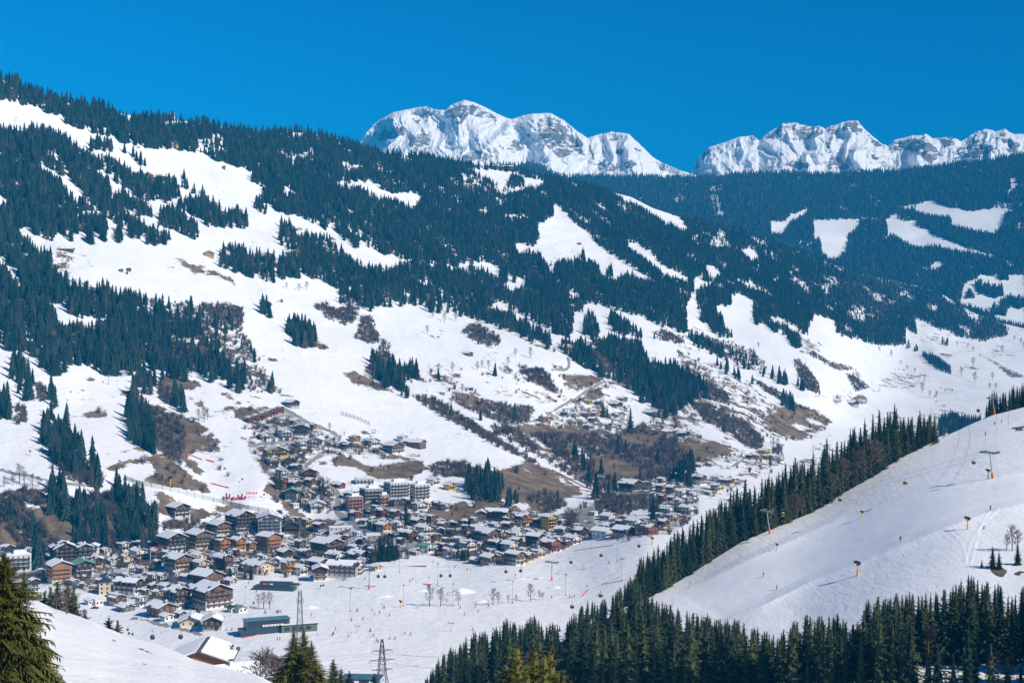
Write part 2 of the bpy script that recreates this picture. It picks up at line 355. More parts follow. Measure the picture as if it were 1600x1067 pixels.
pl('A',1,[(1015,850),(1060,835),(1150,860),(1270,880),(1275,980),(1250,1000),(1130,960),(1020,910)])
pl('A',1,[(1285,885),(1390,890),(1385,975),(1290,970)])
pl('A',1,[(800,650),(850,625),(940,610),(1000,640),(1050,690),(1080,665),(1140,680),(1150,745),(1040,745),(960,740),(920,700),(880,665)])
pl('A',1,[(730,745),(740,680),(790,665),(850,680),(870,720),(900,705),(920,790),(880,790),(830,760),(770,740)])
pl('A',1,[(470,420),(520,430),(600,490),(640,510),(690,500),(720,520),(780,515),(830,540),(830,600),(770,625),(700,610),(640,600),(600,560),(550,545),(500,490),(460,470)])
pl('A',1,[(835,565),(850,495),(872,565)]); pl('A',1,[(440,385),(445,345),(470,330),(525,360),(525,385)]); pl('A',1,[(413,378),(425,345),(437,378)])
for x,y,h in ((895,590,40),(925,595,28),(940,605,35),(1175,530,40),(1503,757,20),(615,425,32),(630,430,30),(650,448,38),(670,462,26),(575,398,16)): pl('A',1,[(x-9,y),(x,y-h),(x+9,y)])
pl('A',1,[(-200,290),(0,295),(50,290),(100,310),(150,288),(200,285),(260,310),(340,360),(410,400),(440,430),(475,445),(440,500),(500,530),(520,570),(520,610),(490,650),(470,640),(440,620),(400,590),(340,540),(300,510),(250,480),(200,460),(160,440),(110,420),(50,390),(30,380),(-200,340)])
pl('A',1,[(-200,350),(0,380),(60,410),(150,460),(230,510),(280,540),(310,590),(350,640),(370,780),(330,790),(270,770),(240,805),(210,800),(160,770),(130,740),(100,735),(90,770),(110,800),(150,830),(190,860),(240,880),(250,950),(300,1000),(330,1080),(-200,1080)])
pl('A',0,[(-200,585),(0,590),(50,600),(55,630),(0,660),(-200,660)]); pl('A',0,[(-200,860),(0,880),(30,890),(100,980),(200,1067),(160,1067),(60,990),(0,920),(-200,900)])
pl('A',1,[(420,640),(480,640),(540,610),(570,575),(590,640),(600,690),(640,700),(670,740),(720,760),(790,790),(790,822),(740,820),(640,790),(590,770),(560,740),(520,700),(490,680),(440,660)])
pl('A',1,[(590,610),(640,620),(710,650),(710,690),(640,680),(600,650)]); pl('A',1,[(350,615),(400,635),(415,665),(370,660)]); pl('A',1,[(370,690),(440,700),(480,690),(500,750),(480,805),(400,800),(380,760)]); pl('A',1,[(525,800),(545,745),(570,760),(592,800)])
for x,y,w,h in ((190,415,25,16),(245,405,20,16),(380,520,30,14),(215,465,35,16),(585,655,20,26),(520,600,15,20),(275,715,12,26),(235,690,10,20),(650,790,20,14)): pl('A',0,[(x-w/2,y),(x,y-h/2),(x+w/2,y),(x,y+h/2)])
pl('A',5,[(250,860),(340,870),(400,880),(420,910),(380,920),(500,945),(440,950),(330,920),(330,960),(380,1000),(430,1010),(430,1030),(320,1030),(260,960)])
pl('A',2,[(790,900),(850,905),(870,930),(960,960),(1030,965),(1080,1000),(1120,1040),(1110,1045),(1060,1005),(1000,985),(900,965),(840,935)])
for x,y,w,h in ((460,828,60,14),(650,855,40,12),(915,830,25,12),(730,448,40,10),(640,388,90,10),(570,962,50,12),(630,915,60,14),(520,885,40,8)): pl('A',2,[(x-w/2,y-h/3),(x,y-h/2),(x+w/2,y+h/2),(x-w/4,y+h/2)])
pl('A',5,[(730,900),(790,920),(830,960),(780,965),(735,930)]); pl('A',5,[(850,900),(950,920),(1020,950),(960,955),(870,925)]); pl('A',5,[(1200,800),(1260,830),(1310,865),(1260,850),(1215,815)])
# --- middle woods (B)
pl('B',1,[(-10,300),(60,345),(100,365),(180,375),(300,398),(420,400),(470,420),(600,448),(640,455),(760,455),(900,500),(950,515),(1100,525),(1240,570),(1350,600),(1450,645),(1600,700),(1600,1100),(0,1100),(0,1020),(-10,830),(-10,560)])
pl('B',0,[(-10,528),(90,530),(180,545),(240,530),(325,548),(290,578),(340,572),(395,608),(360,640),(330,655),(200,612),(100,575),(-10,562)]); pl('B',1,[(190,550),(230,540),(300,555),(330,578),(280,585),(200,575)])
pl('B',0,[(570,470),(640,480),(700,478),(800,487),(900,520),(950,530),(945,560),(880,565),(830,590),(760,570),(720,540),(680,520),(640,500)]); pl('B',1,[(770,560),(800,505),(850,520),(860,560),(800,570)]); pl('B',7,[(560,490),(670,520),(660,565),(580,555)])
pl('B',7,[(0,455),(110,450),(120,475),(40,490),(0,485)]); pl('B',7,[(730,560),(840,590),(760,600),(700,570)])
pl('B',0,[(990,636),(1012,642),(1070,708),(1150,768),(1200,828),(1290,888),(1400,948),(1492,1003),(1430,1015),(1340,965),(1270,1002),(1180,965),(1130,965),(1120,900),(1040,910),(960,915),(920,880),(880,872),(840,882),(808,840),(820,812),(900,825),(930,800),(918,732),(992,695)])
pl('B',1,[(1110,940),(1130,850),(1145,940)]); pl('B',1,[(1150,920),(1160,885),(1170,920)]); pl('B',1,[(1235,970),(1258,925),(1272,970)])
for q in ([(645,662),(685,653),(682,700),(650,680)],[(795,685),(870,690),(880,715),(810,702)],[(722,612),(742,608),(735,638)],[(670,770),(690,770),(690,790)],[(525,630),(590,630),(560,645)],[(980,590),(1000,590),(1000,620)],[(60,785),(90,785),(80,805)],[(400,1010),(420,1030),(410,1040)],[(440,1035),(480,1030),(510,1067),(440,1060)]): pl('B',0,q)
pl('B',0,[(-10,780),(80,828),(180,858),(260,868),(300,888),(400,908),(500,928),(580,908),(650,900),(720,918),(770,955),(860,975),(865,1000),(800,1050),(740,1000),(690,962),(600,932),(540,955),(450,940),(350,900),(300,915),(230,950),(180,935),(100,940),(70,900),(-10,840)])
pl('B',1,[(735,965),(750,940),(780,950),(780,1000),(745,1000)]); pl('B',1,[(800,1010),(812,960),(824,1010)]); pl('B',1,[(88,935),(97,890),(106,935)])
pl('B',0,[(1235,572),(1300,582),(1400,628),(1500,668),(1610,720),(1610,765),(1500,730),(1400,660),(1300,612)]); pl('B',0,[(1315,803),(1380,818),(1440,865),(1475,880),(1460,892),(1610,980),(1610,1005),(1500,970),(1430,912),(1350,842)]); pl('B',0,[(1060,1080),(1072,1018),(1115,1050),(1125,1080)])
pl('B',1,[(1160,905),(1200,930),(1215,990),(1160,1000),(1120,975)])
# --- right part of the near valley side (C)
pl('C',1,[(0,500),(100,555),(200,585),(280,595),(360,635),(450,665),(550,695),(700,755),(900,815),(1100,855),(1200,885),(1310,955),(1500,1045),(1530,1075),(0,1075)])
for q in ([(-5,540),(15,558),(42,608),(10,622),(-5,600)],[(288,705),(340,698),(378,745),(340,762),(312,735)],[(128,768),(190,798),(195,822),(165,850),(222,888),(240,905),(380,948),(390,972),(340,978),(365,1020),(440,1075),(90,1075),(60,1000),(70,910),(88,860),(70,850),(90,820),(130,815)],[(-5,798),(50,830),(40,852),(-5,850)],[(260,828),(330,858),(452,910),(440,922),(340,880),(270,852)],[(450,823),(472,830),(455,852)],[(-5,985),(100,960),(250,955),(340,1000),(440,1080),(-5,1080)],[(420,1028),(460,1008),(560,1060),(550,1080)],[(595,1080),(628,1003),(722,1028),(705,1080)],[(950,1018),(1010,1025),(1040,1035),(1100,1018),(1210,1075),(950,1075)],[(520,955),(530,950),(532,960)]): pl('C',0,q)
pl('C',1,[(80,925),(140,880),(240,900),(240,960),(170,970),(90,985)]); pl('C',1,[(110,830),(140,805),(165,850),(120,850)])
# --- left slope (D)
pl('D',1,[(-200,-10),(160,-10),(200,60),(255,130),(280,195),(370,185),(400,210),(490,200),(500,150),(540,110),(640,100),(680,120),(720,140),(780,130),(830,160),(900,160),(940,200),(890,250),(900,290),(1000,310),(1060,360),(1130,400),(1130,465),(1100,480),(1060,460),(1000,430),(930,400),(870,390),(860,425),(780,430),(700,420),(640,400),(600,410),(540,400),(490,390),(400,370),(350,350),(310,340),(300,405),(240,390),(130,330),(120,300),(0,275),(-200,240)])
pl('D',1,[(290,40),(300,-10),(330,-10),(340,30),(400,0),(430,20),(520,20),(530,60),(600,50),(660,55),(680,80),(640,95),(530,112),(430,140),(400,165),(370,160),(330,115),(300,65)])
pl('D',0,[(150,15),(200,55),(250,85),(300,92),(350,130),(385,165),(425,135),(490,152),(492,202),(440,195),(400,212),(370,185),(310,185),(280,197),(255,130),(210,80)])
pl('D',0,[(110,235),(150,250),(240,305),(235,325),(180,290),(115,265)]); pl('D',0,[(20,190),(45,205),(50,245),(30,225)]); pl('D',0,[(325,265),(340,280),(335,295)])
pl('D',4,[(670,75),(800,88),(940,98),(1100,105),(1130,130),(1130,220),(1160,290),(1190,340),(1130,400),(1060,360),(1000,310),(900,285),(890,245),(940,195),(830,150),(720,130)])
pl('D',3,[(930,100),(1100,105),(1130,130),(1130,200),(1060,190),(960,150)])
pl('D',4,[(1130,400),(1200,385),(1260,430),(1300,510),(1250,515),(1130,510)])
pl('D',1,[(40,410),(70,325),(120,350),(150,420),(150,500),(110,515),(75,480)]); pl('D',3,[(160,470),(200,460),(230,520),(200,560),(165,540)]); pl('D',1,[(215,520),(235,470),(262,500),(262,590),(225,600)])
pl('D',1,[(-60,520),(0,510),(40,510),(62,600),(-60,600)]); pl('D',3,[(65,580),(120,560),(130,640),(70,660)]); pl('D',1,[(180,700),(190,620),(230,600),(260,660),(310,610),(312,720),(352,690),(390,740),(392,850),(330,870),(270,810)]); pl('D',3,[(270,850),(400,850),(470,890),(480,940),(350,930),(300,890)]); pl('D',1,[(412,860),(420,765),(445,800),(462,900),(425,915)])
pl('D',2,[(490,480),(560,500),(650,530),(720,560),(820,610),(900,640),(980,690),(1020,740),(960,760),(900,790),(840,830),(760,790),(700,770),(710,650),(650,560),(570,520)]); pl('D',3,[(640,545),(720,570),(820,620),(870,700),(860,760),(840,840),(740,790),(700,770),(710,650)])
pl('D',1,[(575,570),(600,475),(632,465),(642,540),(682,580),(715,660),(712,765),(650,740),(600,700)])
pl('D',1,[(622,450),(642,383),(720,440),(722,492),(660,470)]); pl('D',1,[(795,545),(802,440),(828,440),(832,490),(852,500),(855,570),(810,548)]); pl('D',3,[(720,480),(760,440),(790,480),(790,560),(740,540)])
pl('D',1,[(1188,105),(1205,42),(1255,95),(1252,138)]); pl('D',1,[(1318,225),(1340,165),(1440,190),(1467,240),(1462,285),(1400,278),(1340,245)])
pl('D',2,[(480,870),(560,820),(700,805),(780,820),(860,880),(980,960),(980,985),(900,970),(780,950),(700,930),(640,920),(740,880),(700,840),(600,850),(520,880)])
pl('D',2,[(350,620),(440,588),(510,600),(490,635),(420,637)]); pl('D',2,[(830,800),(900,830),(960,900),(900,890),(850,830)]); pl('D',2,[(1070,600),(1140,575),(1240,580),(1235,600),(1130,640),(1090,632)]); pl('D',2,[(1010,508),(1080,520),(1100,550),(1040,548)]); pl('D',2,[(750,450),(830,420),(870,440),(910,470),(940,515),(860,500),(760,480)]); pl('D',2,[(890,560),(950,560),(1000,622),(920,590)])
pl('D',5,[(900,740),(980,750),(1020,800),(1000,830),(940,820)]); pl('D',5,[(1190,335),(1240,345),(1330,350),(1260,375),(1200,365)]); pl('D',2,[(1240,365),(1315,352),(1310,365),(1255,378)])
pl('D',2,[(1190,120),(1240,150),(1245,160),(1200,140)]); pl('D',2,[(1270,80),(1310,80),(1330,98),(1270,95)]); pl('D',3,[(1455,115),(1500,95),(1610,150),(1610,205),(1520,172)]); pl('D',2,[(1450,270),(1490,280),(1530,310),(1490,322),(1450,295)])
for x,y,w,h in ((420,450,90,18),(300,515,60,14),(320,580,70,14),(560,430,100,12),(975,442,25,10),(1575,228,25,6),(1380,375,30,8),(200,780,80,22),(500,790,70,24),(550,740,40,20),(240,860,60,20),(1440,312,30,8),(420,445,30,8)): pl('D',2,[(x-w/2,y-h/2),(x,y-h/2),(x+w/2,y+h/2),(x-w/4,y+h/3)])
# --- centre slope (E)
pl('E',1,[(0,-10),(1060,-10),(1050,60),(1085,130),(1085,220),(1060,238),(1000,212),(920,165),(850,130),(780,105),(700,60),(690,120),(740,135),(800,125),(820,180),(865,165),(890,210),(960,230),(987,275),(960,285),(900,252),(830,232),(760,205),(700,180),(640,162),(540,132),(530,112),(440,122),(350,85),(200,42),(100,14),(0,-2)])
pl('E',7,[(440,0),(500,20),(540,80),(530,130),(440,100)])
pl('E',1,[(1075,-10),(1610,-10),(1610,235),(1520,195),(1440,165),(1330,125),(1200,85),(1130,40)])
pl('E',0,[(740,-10),(870,-10),(850,20),(800,50),(770,20)])
pl('E',1,[(1125,205),(1150,128),(1188,160),(1202,230),(1190,285),(1140,235)]); pl('E',1,[(1245,182),(1260,143),(1350,190),(1402,240),(1380,262),(1260,202)]); pl('E',1,[(1085,110),(1100,70),(1130,90),(1128,140)]); pl('E',3,[(1440,240),(1500,220),(1600,260),(1600,290),(1500,275)])
pl('E',1,[(1020,280),(1050,262),(1080,278),(1130,278),(1180,308),(1230,260),(1250,238),(1300,255),(1400,275),(1420,330),(1440,360),(1500,380),(1540,370),(1580,400),(1610,430),(1610,575),(1530,605),(1480,580),(1440,560),(1400,540),(1360,490),(1290,440),(1240,430),(1180,392),(1090,352),(1040,305)])
for q in ([(1165,310),(1200,290),(1230,330),(1220,345)],[(1300,410),(1340,430),(1330,450)],[(1400,440),(1450,470),(1440,490)],[(1430,340),(1460,370),(1480,400),(1440,380)]): pl('E',0,q)
pl('E',3,[(1180,300),(1230,330),(1300,420),(1250,420),(1190,370)])
pl('E',5,[(310,430),(450,398),(600,405),(800,415),(980,495),(1080,530),(1050,565),(900,550),(700,520),(600,522),(540,562),(450,522),(350,492)])
for q in ([(340,470),(420,460),(480,490),(520,520),(430,500)],[(560,460),(640,440),(780,450),(900,480),(980,510),(860,500),(700,490),(600,500)],[(560,410),(700,400),(640,430),(570,425)]): pl('E',0,q)
pl('E',3,[(330,522),(430,530),(520,580),(620,640),(700,700),(800,760),(900,820),(940,862),(860,822),(760,772),(640,705),(520,645),(400,575)])
pl('E',3,[(690,660),(780,670),(930,655),(1130,690),(1300,700),(1440,640),(1610,690),(1610,850),(1560,905),(1500,925),(1280,935),(1200,975),(1120,925),(1030,875),(960,832),(900,792),(800,732),(720,702)])
pl('E',2,[(790,668),(940,655),(1130,690),(1100,712),(1000,700),(900,700),(830,690)]); pl('E',2,[(1290,710),(1440,700),(1500,740),(1440,760),(1330,745)]); pl('E',2,[(1040,720),(1120,760),(1130,800),(1060,790)]); pl('E',2,[(1180,800),(1330,830),(1440,900),(1300,910),(1180,880)])
pl('E',5,[(1420,585),(1610,600),(1610,700),(1440,640)]); pl('E',5,[(860,700),(930,730),(1000,790),(1080,860),(1020,850),(930,790)]); pl('E',5,[(1420,640),(1600,690),(1600,730),(1500,700),(1430,690)]); pl('E',4,[(1060,740),(1160,790),(1190,850),(1120,840)]); pl('E',4,[(700,660),(800,720),(860,770),(780,740)])
pl('E',3,[(520,532),(600,520),(650,540),(800,570),(900,580),(905,600),(880,645),(760,662),(640,605),(560,572)]); pl('E',2,[(540,530),(600,520),(640,540),(620,580),(570,565)])
pl('E',2,[(5,415),(90,418),(180,470),(290,525),(200,505),(60,472)]); pl('E',2,[(90,390),(150,400),(185,440),(130,420)]); pl('E',2,[(400,235),(470,255),(460,270),(410,255)]); pl('E',2,[(440,215),(490,225),(480,240)])
pl('E',3,[(820,385),(950,400),(1000,470),(1030,510),(950,490),(850,430)]); pl('E',3,[(570,230),(600,190),(650,200),(740,250),(745,290),(700,300),(620,270)]); pl('E',3,[(70,260),(100,150),(150,160),(190,260),(160,290),(100,275)]); pl('E',3,[(0,110),(60,130),(100,160),(60,190),(0,160)]); pl('E',4,[(0,75),(60,60),(150,70),(150,120),(60,130),(0,110)])
pl('E',1,[(140,390),(150,340),(200,300),(240,330),(260,380),(310,390),(330,340),(360,390),(385,445),(350,440),(320,420),(300,460),(330,500),(330,530),(290,510),(240,480),(190,440)]); pl('E',3,[(170,330),(200,275),(232,290),(235,340),(190,350)])
pl('E',2,[(835,605),(920,622),(1290,445),(1365,490),(1240,532),(1100,562),(980,622)]); pl('E',0,[(1240,490),(1290,475),(1360,500),(1350,530),(1260,525),(1210,510)]); pl('E',0,[(1010,585),(1080,570),(1080,590),(1020,600)])
pl('E',2,[(1000,420),(1180,430),(1240,452),(1150,485),(1060,472)]); pl('E',2,[(960,378),(1040,395),(1030,410),(970,395)]); pl('E',2,[(800,240),(900,280),(1000,320),(960,318),(870,280)])
pl('E',5,[(1020,470),(1150,480),(1100,520),(1060,510)])
pl('E',2,[(-30,815),(60,808),(300,803),(385,828),(402,870),(335,912),(170,912),(60,852),(-30,860)]); pl('E',0,[(50,815),(180,808),(312,828),(300,838),(230,842),(150,852),(100,835)])
pl('E',3,[(390,860),(460,830),(560,830),(700,870),(760,880),(740,910),(640,900),(560,900),(440,900)])
pl('E',2,[(740,880),(830,840),(960,860),(1060,920),(1130,970),(1120,1000),(1040,1012),(1000,1070),(760,1080),(700,1000),(640,1000),(700,930)])
pl('E',0,[(850,870),(900,885),(905,895),(860,880)]); pl('E',0,[(1010,912),(1080,945),(1075,952),(1020,925)]); pl('E',0,[(900,985),(960,990),(1000,1010),(960,1020),(900,1000)])
pl('E',1,[(640,880),(700,872),(765,920),(750,1000),(700,985),(655,935)]); pl('E',1,[(570,900),(600,885),(660,920),(685,980),(680,1000),(620,980),(590,950)]); pl('E',1,[(765,1000),(840,970),(840,1000),(790,1010)])
pl('E',3,[(870,970),(1000,970),(1050,1030),(950,1060),(900,1030)])
for x,y,h in ((650,615,35),(820,610,45),(1090,800,45),(1125,820,40),(1290,780,70),(1275,790,55),(1210,880,50),(1285,930,50),(1395,910,40),(1155,905,40),(720,430,45),(458,440,45),(1190,960,40),(1240,960,30)): pl('E',1,[(x-12,y),(x,y-h),(x+12,y)])
for x,y,w,h in ((130,600,90,14),(545,700,90,10),(90,565,60,8),(680,740,40,8),(690,300,50,8),(1450,355,60,10)): pl('E',2,[(x-w/2,y-h/2),(x,y-h/2),(x+w/2,y+h/2),(x-w/4,y+h/3)])
# --- right slope (G)
pl('G',5,[(-10,330),(120,420),(300,500),(450,560),(700,640),(690,690),(560,745),(430,720),(300,640),(200,600),(100,570),(-10,570)])
pl('G',5,[(560,250),(700,300),(640,330),(560,310)])
pl('G',1,[(-10,-10),(250,35),(340,100),(400,185),(440,150),(500,190),(560,210),(590,240),(608,242),(605,180),(640,143),(710,170),(730,232),(800,250),(850,272),(900,282),(1000,290),(1052,282),(1052,200),(1105,245),(1090,160),(1310,250),(1400,270),(1527,245),(1500,190),(1400,130),(1000,-10)])
for q in ([(75,-10),(190,-5),(250,45),(245,95),(100,100),(20,130),(75,40)],[(240,45),(290,50),(380,100),(385,120),(340,112),(330,150),(420,200),(450,260),(440,290),(300,180),(250,100)],[(275,-5),(330,-5),(450,55),(440,60),(340,25)],[(430,155),(460,150),(560,205),(550,235),(480,190),(420,185)],[(598,255),(605,185),(635,145),(720,175),(735,230),(720,262)]): pl('G',0,q)
pl('G',1,[(80,40),(140,10),(245,35),(245,95),(170,100),(90,110)]); pl('G',1,[(340,150),(350,95),(380,100),(395,170),(360,185)])
pl('G',1,[(105,160),(110,110),(150,115),(200,150),(210,200),(248,235),(242,252),(170,232)]); pl('G',1,[(480,228),(500,218),(560,240),(575,290),(530,292)])
pl('G',4,[(80,235),(200,268),(330,310),(400,370),(412,432),(330,402),(220,352),(120,292)]); pl('G',1,[(45,240),(110,245),(200,290),(220,340),(130,310),(60,270)])
pl('G',3,[(560,320),(640,330),(700,370),(800,392),(830,412),(720,405),(640,355)]); pl('G',3,[(530,365),(560,355),(620,420),(650,480),(655,525),(600,500),(560,450)]); pl('G',3,[(770,420),(830,440),(885,490),(820,510)])
pl('G',1,[(1122,325),(1190,340),(1262,390),(1262,422),(1180,382)]); pl('G',3,[(1360,320),(1430,350),(1500,390),(1610,440),(1540,445),(1450,372)])
for x,y,h in ((435,450,55),(470,455,65),(490,460,50),(225,410,50),(180,385,30),(195,395,30),(260,440,35),(280,445,40),(1225,285,35),(1245,290,30),(1065,305,35),(1100,315,35),(720,265,35),(555,480,35),(575,490,40),(500,460,30)): pl('G',1,[(x-10,y),(x,y-h),(x+10,y)])
pl('G',1,[(-10,400),(40,415),(130,460),(145,540),(90,520),(-10,470)]); pl('G',1,[(-10,470),(60,510),(80,570),(-10,560)]); pl('G',3,[(130,460),(200,490),(240,540),(220,560),(140,545)])
pl('G',3,[(330,440),(450,500),(560,570),(640,600),(560,602),(440,532),(370,482)]); pl('G',1,[(470,510),(530,530),(540,585),(480,560)])
pl('G',2,[(380,640),(490,580),(640,600),(720,650),(600,700),(560,740),(440,690)]); pl('G',5,[(230,540),(300,530),(400,600),(380,640),(280,600)]); pl('G',0,[(500,650),(560,690),(640,680),(560,660)]); pl('G',0,[(560,630),(640,640),(680,665),(600,650)])
pl('G',3,[(60,560),(150,570),(240,610),(320,650),(402,720),(385,775),(300,765),(240,702),(140,650),(60,640)]); pl('G',5,[(0,560),(60,560),(130,650),(100,740),(0,760)]); pl('G',2,[(-10,740),(150,735),(270,770),(292,835),(180,855),(60,842)]); pl('G',5,[(250,780),(420,780),(480,800),(440,880),(290,880),(190,860)])
pl('G',1,[(-20,890),(30,830),(60,795),(78,850),(72,915),(20,915)]); pl('G',3,[(420,740),(480,760),(480,800),(440,790)])
pl('G',5,[(-10,300),(60,330),(200,400),(330,470),(420,540),(500,580),(430,560),(300,500),(150,430),(-10,370)])
pl('G',2,[(700,530),(790,520),(780,540),(740,545)]); pl('G',2,[(790,540),(860,515),(880,545),(820,560)])
for x,y,w,h in ((760,395,110,20),(1100,455,130,18),(1355,400,110,18),(1240,340,90,20),(1245,500,90,14),(730,350,60,8),(1020,407,60,8),(1230,575,70,12),(1300,570,60,10),(1500,330,60,12),(1580,320,40,10),(445,255,40,8),(345,260,30,10),(50,380,70,18),(870,430,40,8),(1040,517,30,8),(1185,535,70,10),(1115,515,40,10)): pl('G',2,[(x-w/2,y-h/2),(x,y-h/2),(x+w/2,y+h/2),(x-w/4,y+h/3)])
pl('G',1,[(1205,640),(1250,600),(1320,625),(1430,635),(1330,690),(1205,700)])
# --- banks over the village (H, I)
pl('H',3,[(-200,190),(0,180),(120,155),(210,165),(320,210),(420,195),(540,170),(650,165),(725,250),(732,380),(720,420),(650,440),(590,440),(540,480),(480,500),(430,470),(330,450),(250,440),(200,470),(150,480),(60,460),(0,440),(-200,440)])
pl('H',2,[(140,230),(230,240),(330,330),(340,420),(260,400),(200,330)]); pl('H',2,[(0,330),(60,380),(100,440),(0,420)]); pl('H',0,[(110,240),(220,235),(200,260),(140,258)]); pl('H',0,[(70,345),(108,360),(95,370)])
for q in ([(222,230),(225,165),(250,95),(300,115),(312,250),(250,245)],[(330,300),(340,200),(400,180),(422,300),(440,285),(470,255),(500,340),(490,395),(440,425),(340,412)],[(418,180),(440,98),(462,170),(440,200)],[(538,330),(560,245),(580,140),(595,200),(620,128),(662,200),(722,260),(727,355),(690,405),(560,395)],[(138,470),(150,378),(180,368),(207,405),(207,475)],[(515,200),(535,95),(558,150),(556,210)]): pl('H',1,q)
pl('H',2,[(540,60),(600,30),(700,10),(780,25),(860,85),(980,165),(980,185),(900,170),(780,150),(660,125),(740,85),(700,45),(600,55)])
pl('H',2,[(670,180),(760,190),(850,235),(960,245),(940,270),(990,280),(1040,285),(1000,300),(870,300),(760,300),(730,260),(740,220),(690,200)]); pl('H',0,[(650,165),(700,190),(740,215),(735,250),(690,240),(665,200)]); pl('H',2,[(970,235),(1060,245),(1180,270),(1120,285),(1000,260)])
pl('H',0,[(840,235),(930,230),(975,240),(960,262),(900,260)]); pl('H',3,[(740,320),(900,300),(940,320),(860,360),(760,360)]); pl('H',2,[(735,395),(790,390),(800,420),(740,430)])
pl('H',2,[(1205,165),(1245,135),(1310,215),(1400,290),(1500,345),(1460,345),(1350,290),(1260,210)])
pl('H',2,[(1440,310),(1560,300),(1560,330),(1470,335)])
pl('I',2,[(340,290),(430,268),(580,222),(640,280),(662,312),(560,322),(430,322),(380,335)]); pl('I',2,[(415,165),(480,190),(560,200),(600,210),(580,235),(520,210),(440,190)])
pl('I',2,[(660,200),(760,210),(830,240),(900,270),(780,275),(690,275),(650,250)]); pl('I',0,[(740,215),(830,225),(880,240),(900,265),(850,270),(820,240),(790,255),(760,235)])
pl('I',3,[(600,190),(665,180),(670,240),(665,285),(625,262)]); pl('I',3,[(870,190),(1000,175),(1050,240),(950,275),(890,240)])
pl('I',3,[(1110,250),(1160,190),(1260,180),(1440,165),(1445,250),(1270,295),(1130,275)]); pl('I',3,[(1000,300),(1100,260),(1125,340),(1060,350),(1000,330)])
pl('I',1,[(1430,290),(1440,210),(1475,180),(1492,210),(1490,290)]); pl('I',1,[(1540,280),(1556,215),(1575,250),(1572,285)])
pl('I',0,[(1040,215),(1090,205),(1170,170),(1230,190),(1180,230),(1100,250)]); pl('I',0,[(560,185),(600,195),(590,215),(480,230),(430,200),(440,185)])
# village ground: trodden grey snow, with the shade between houses put into its tone
pl('H',8,[(1500,330),(1610,340),(1610,590),(1250,560),(1060,600),(1080,700),(950,740),(400,640),(140,600),(0,580),(0,470),(210,480),(590,450),(740,400),(960,330),(1300,280),(1420,330)])
pl('I',8,[(-10,250),(30,180),(400,190),(430,260),(350,300),(560,330),(680,300),(900,290),(1110,350),(1130,280),(1440,300),(1530,320),(1400,360),(1180,400),(1000,450),(860,510),(640,520),(400,470),(300,480),(130,520),(0,580)])
pl('e',8,[(130,200),(480,110),(560,150),(760,260),(900,350),(1050,420),(1600,430),(1600,520),(900,540),(700,640),(980,800),(1040,1000),(1100,1067),(620,1067),(440,880),(300,680),(150,460),(180,300)])
pl('f',5,[(380,470),(620,470),(960,380),(1200,360),(1210,690),(980,700),(400,640)]); pl('f',2,[(560,640),(1000,650),(980,700),(560,680)])
pl('h',8,[(620,580),(600,440),(700,430),(860,480),(1150,470),(1230,360),(1150,300),(860,250),(860,130),(1330,110),(1600,120),(1600,420),(1370,600),(1060,640),(850,680)])
pl('i',5,[(300,430),(900,360),(960,300),(860,280),(500,300),(520,230),(1060,130),(1340,180),(1340,270),(900,480),(640,600),(300,600)])
pl('D',5,[(955,640),(1005,730),(1060,900),(1010,885),(950,800),(900,760)]); pl('D',5,[(1120,640),(1190,690),(1210,770),(1150,740)]); pl('D',5,[(880,385),(930,470),(960,560),(1000,640),(960,600),(900,500),(860,430)])
# roads
def rd(r,w,pts): stroke(CM,Z(r,pts),w,6)
rd('e',5,[(500,110),(660,200),(800,270),(930,320),(1010,370),(1000,420)]); rd('e',6,[(860,520),(740,600),(690,640)]); rd('e',6,[(690,650),(800,710),(870,790),(940,850),(1010,940),(990,990),(960,1030),(1000,1067)])
rd('c',9,[(690,110),(770,200),(760,270),(730,330),(800,400),(900,470),(1000,520),(1150,560),(1300,600),(1480,660)])
rd('e',3.0,[(180,270),(300,225),(420,190),(520,170)]); rd('e',5,[(170,450),(350,430),(560,400)])
rd('f',3.2,[(60,620),(350,570),(480,500),(640,400),(800,310),(960,220),(1110,180)]); rd('f',4,[(630,0),(650,40),(640,80),(600,105),(490,100)]); rd('f',1.5,[(0,305),(260,290),(420,310),(580,340),(680,380)])
rd('h',18,[(590,395),(580,460),(600,520),(600,570)]); rd('h',10,[(510,420),(560,560)])
pl('d',6,[(480,430),(560,470),(700,500),(900,545),(1130,610),(1100,630),(960,590),(700,530),(520,470)]); rd('H',7,[(430,575),(560,560),(680,590)]); pl('H',6,[(450,560),(620,545),(600,585),(470,590)])
rd('D',1.2,[(200,455),(260,460),(340,500),(425,543)]); rd('H',4,[(0,80),(100,100),(220,130),(310,145),(420,155)])
rd('i',4,[(860,290),(920,240),(1000,190),(1040,170)])
_YY,_XX=np.mgrid[0:H,0:W]; _gx=(_XX*.8+_YY*.6); _gy=(_YY*.8-_XX*.6)
CM[(CM==1)&(_YY<475)&(fbm(_gx/26,_gy/8,3,61)<-0.36)]=7
CM[(CM==1)&(_YY>=475)&(fbm(_gx/30,_gy/12,3,62)<-0.46)]=7
CMF=np.zeros((H,W),np.uint8)+1     # far hill: wood with clearings
def pf(c,pts): fill(CMF,Z('C',pts),c)
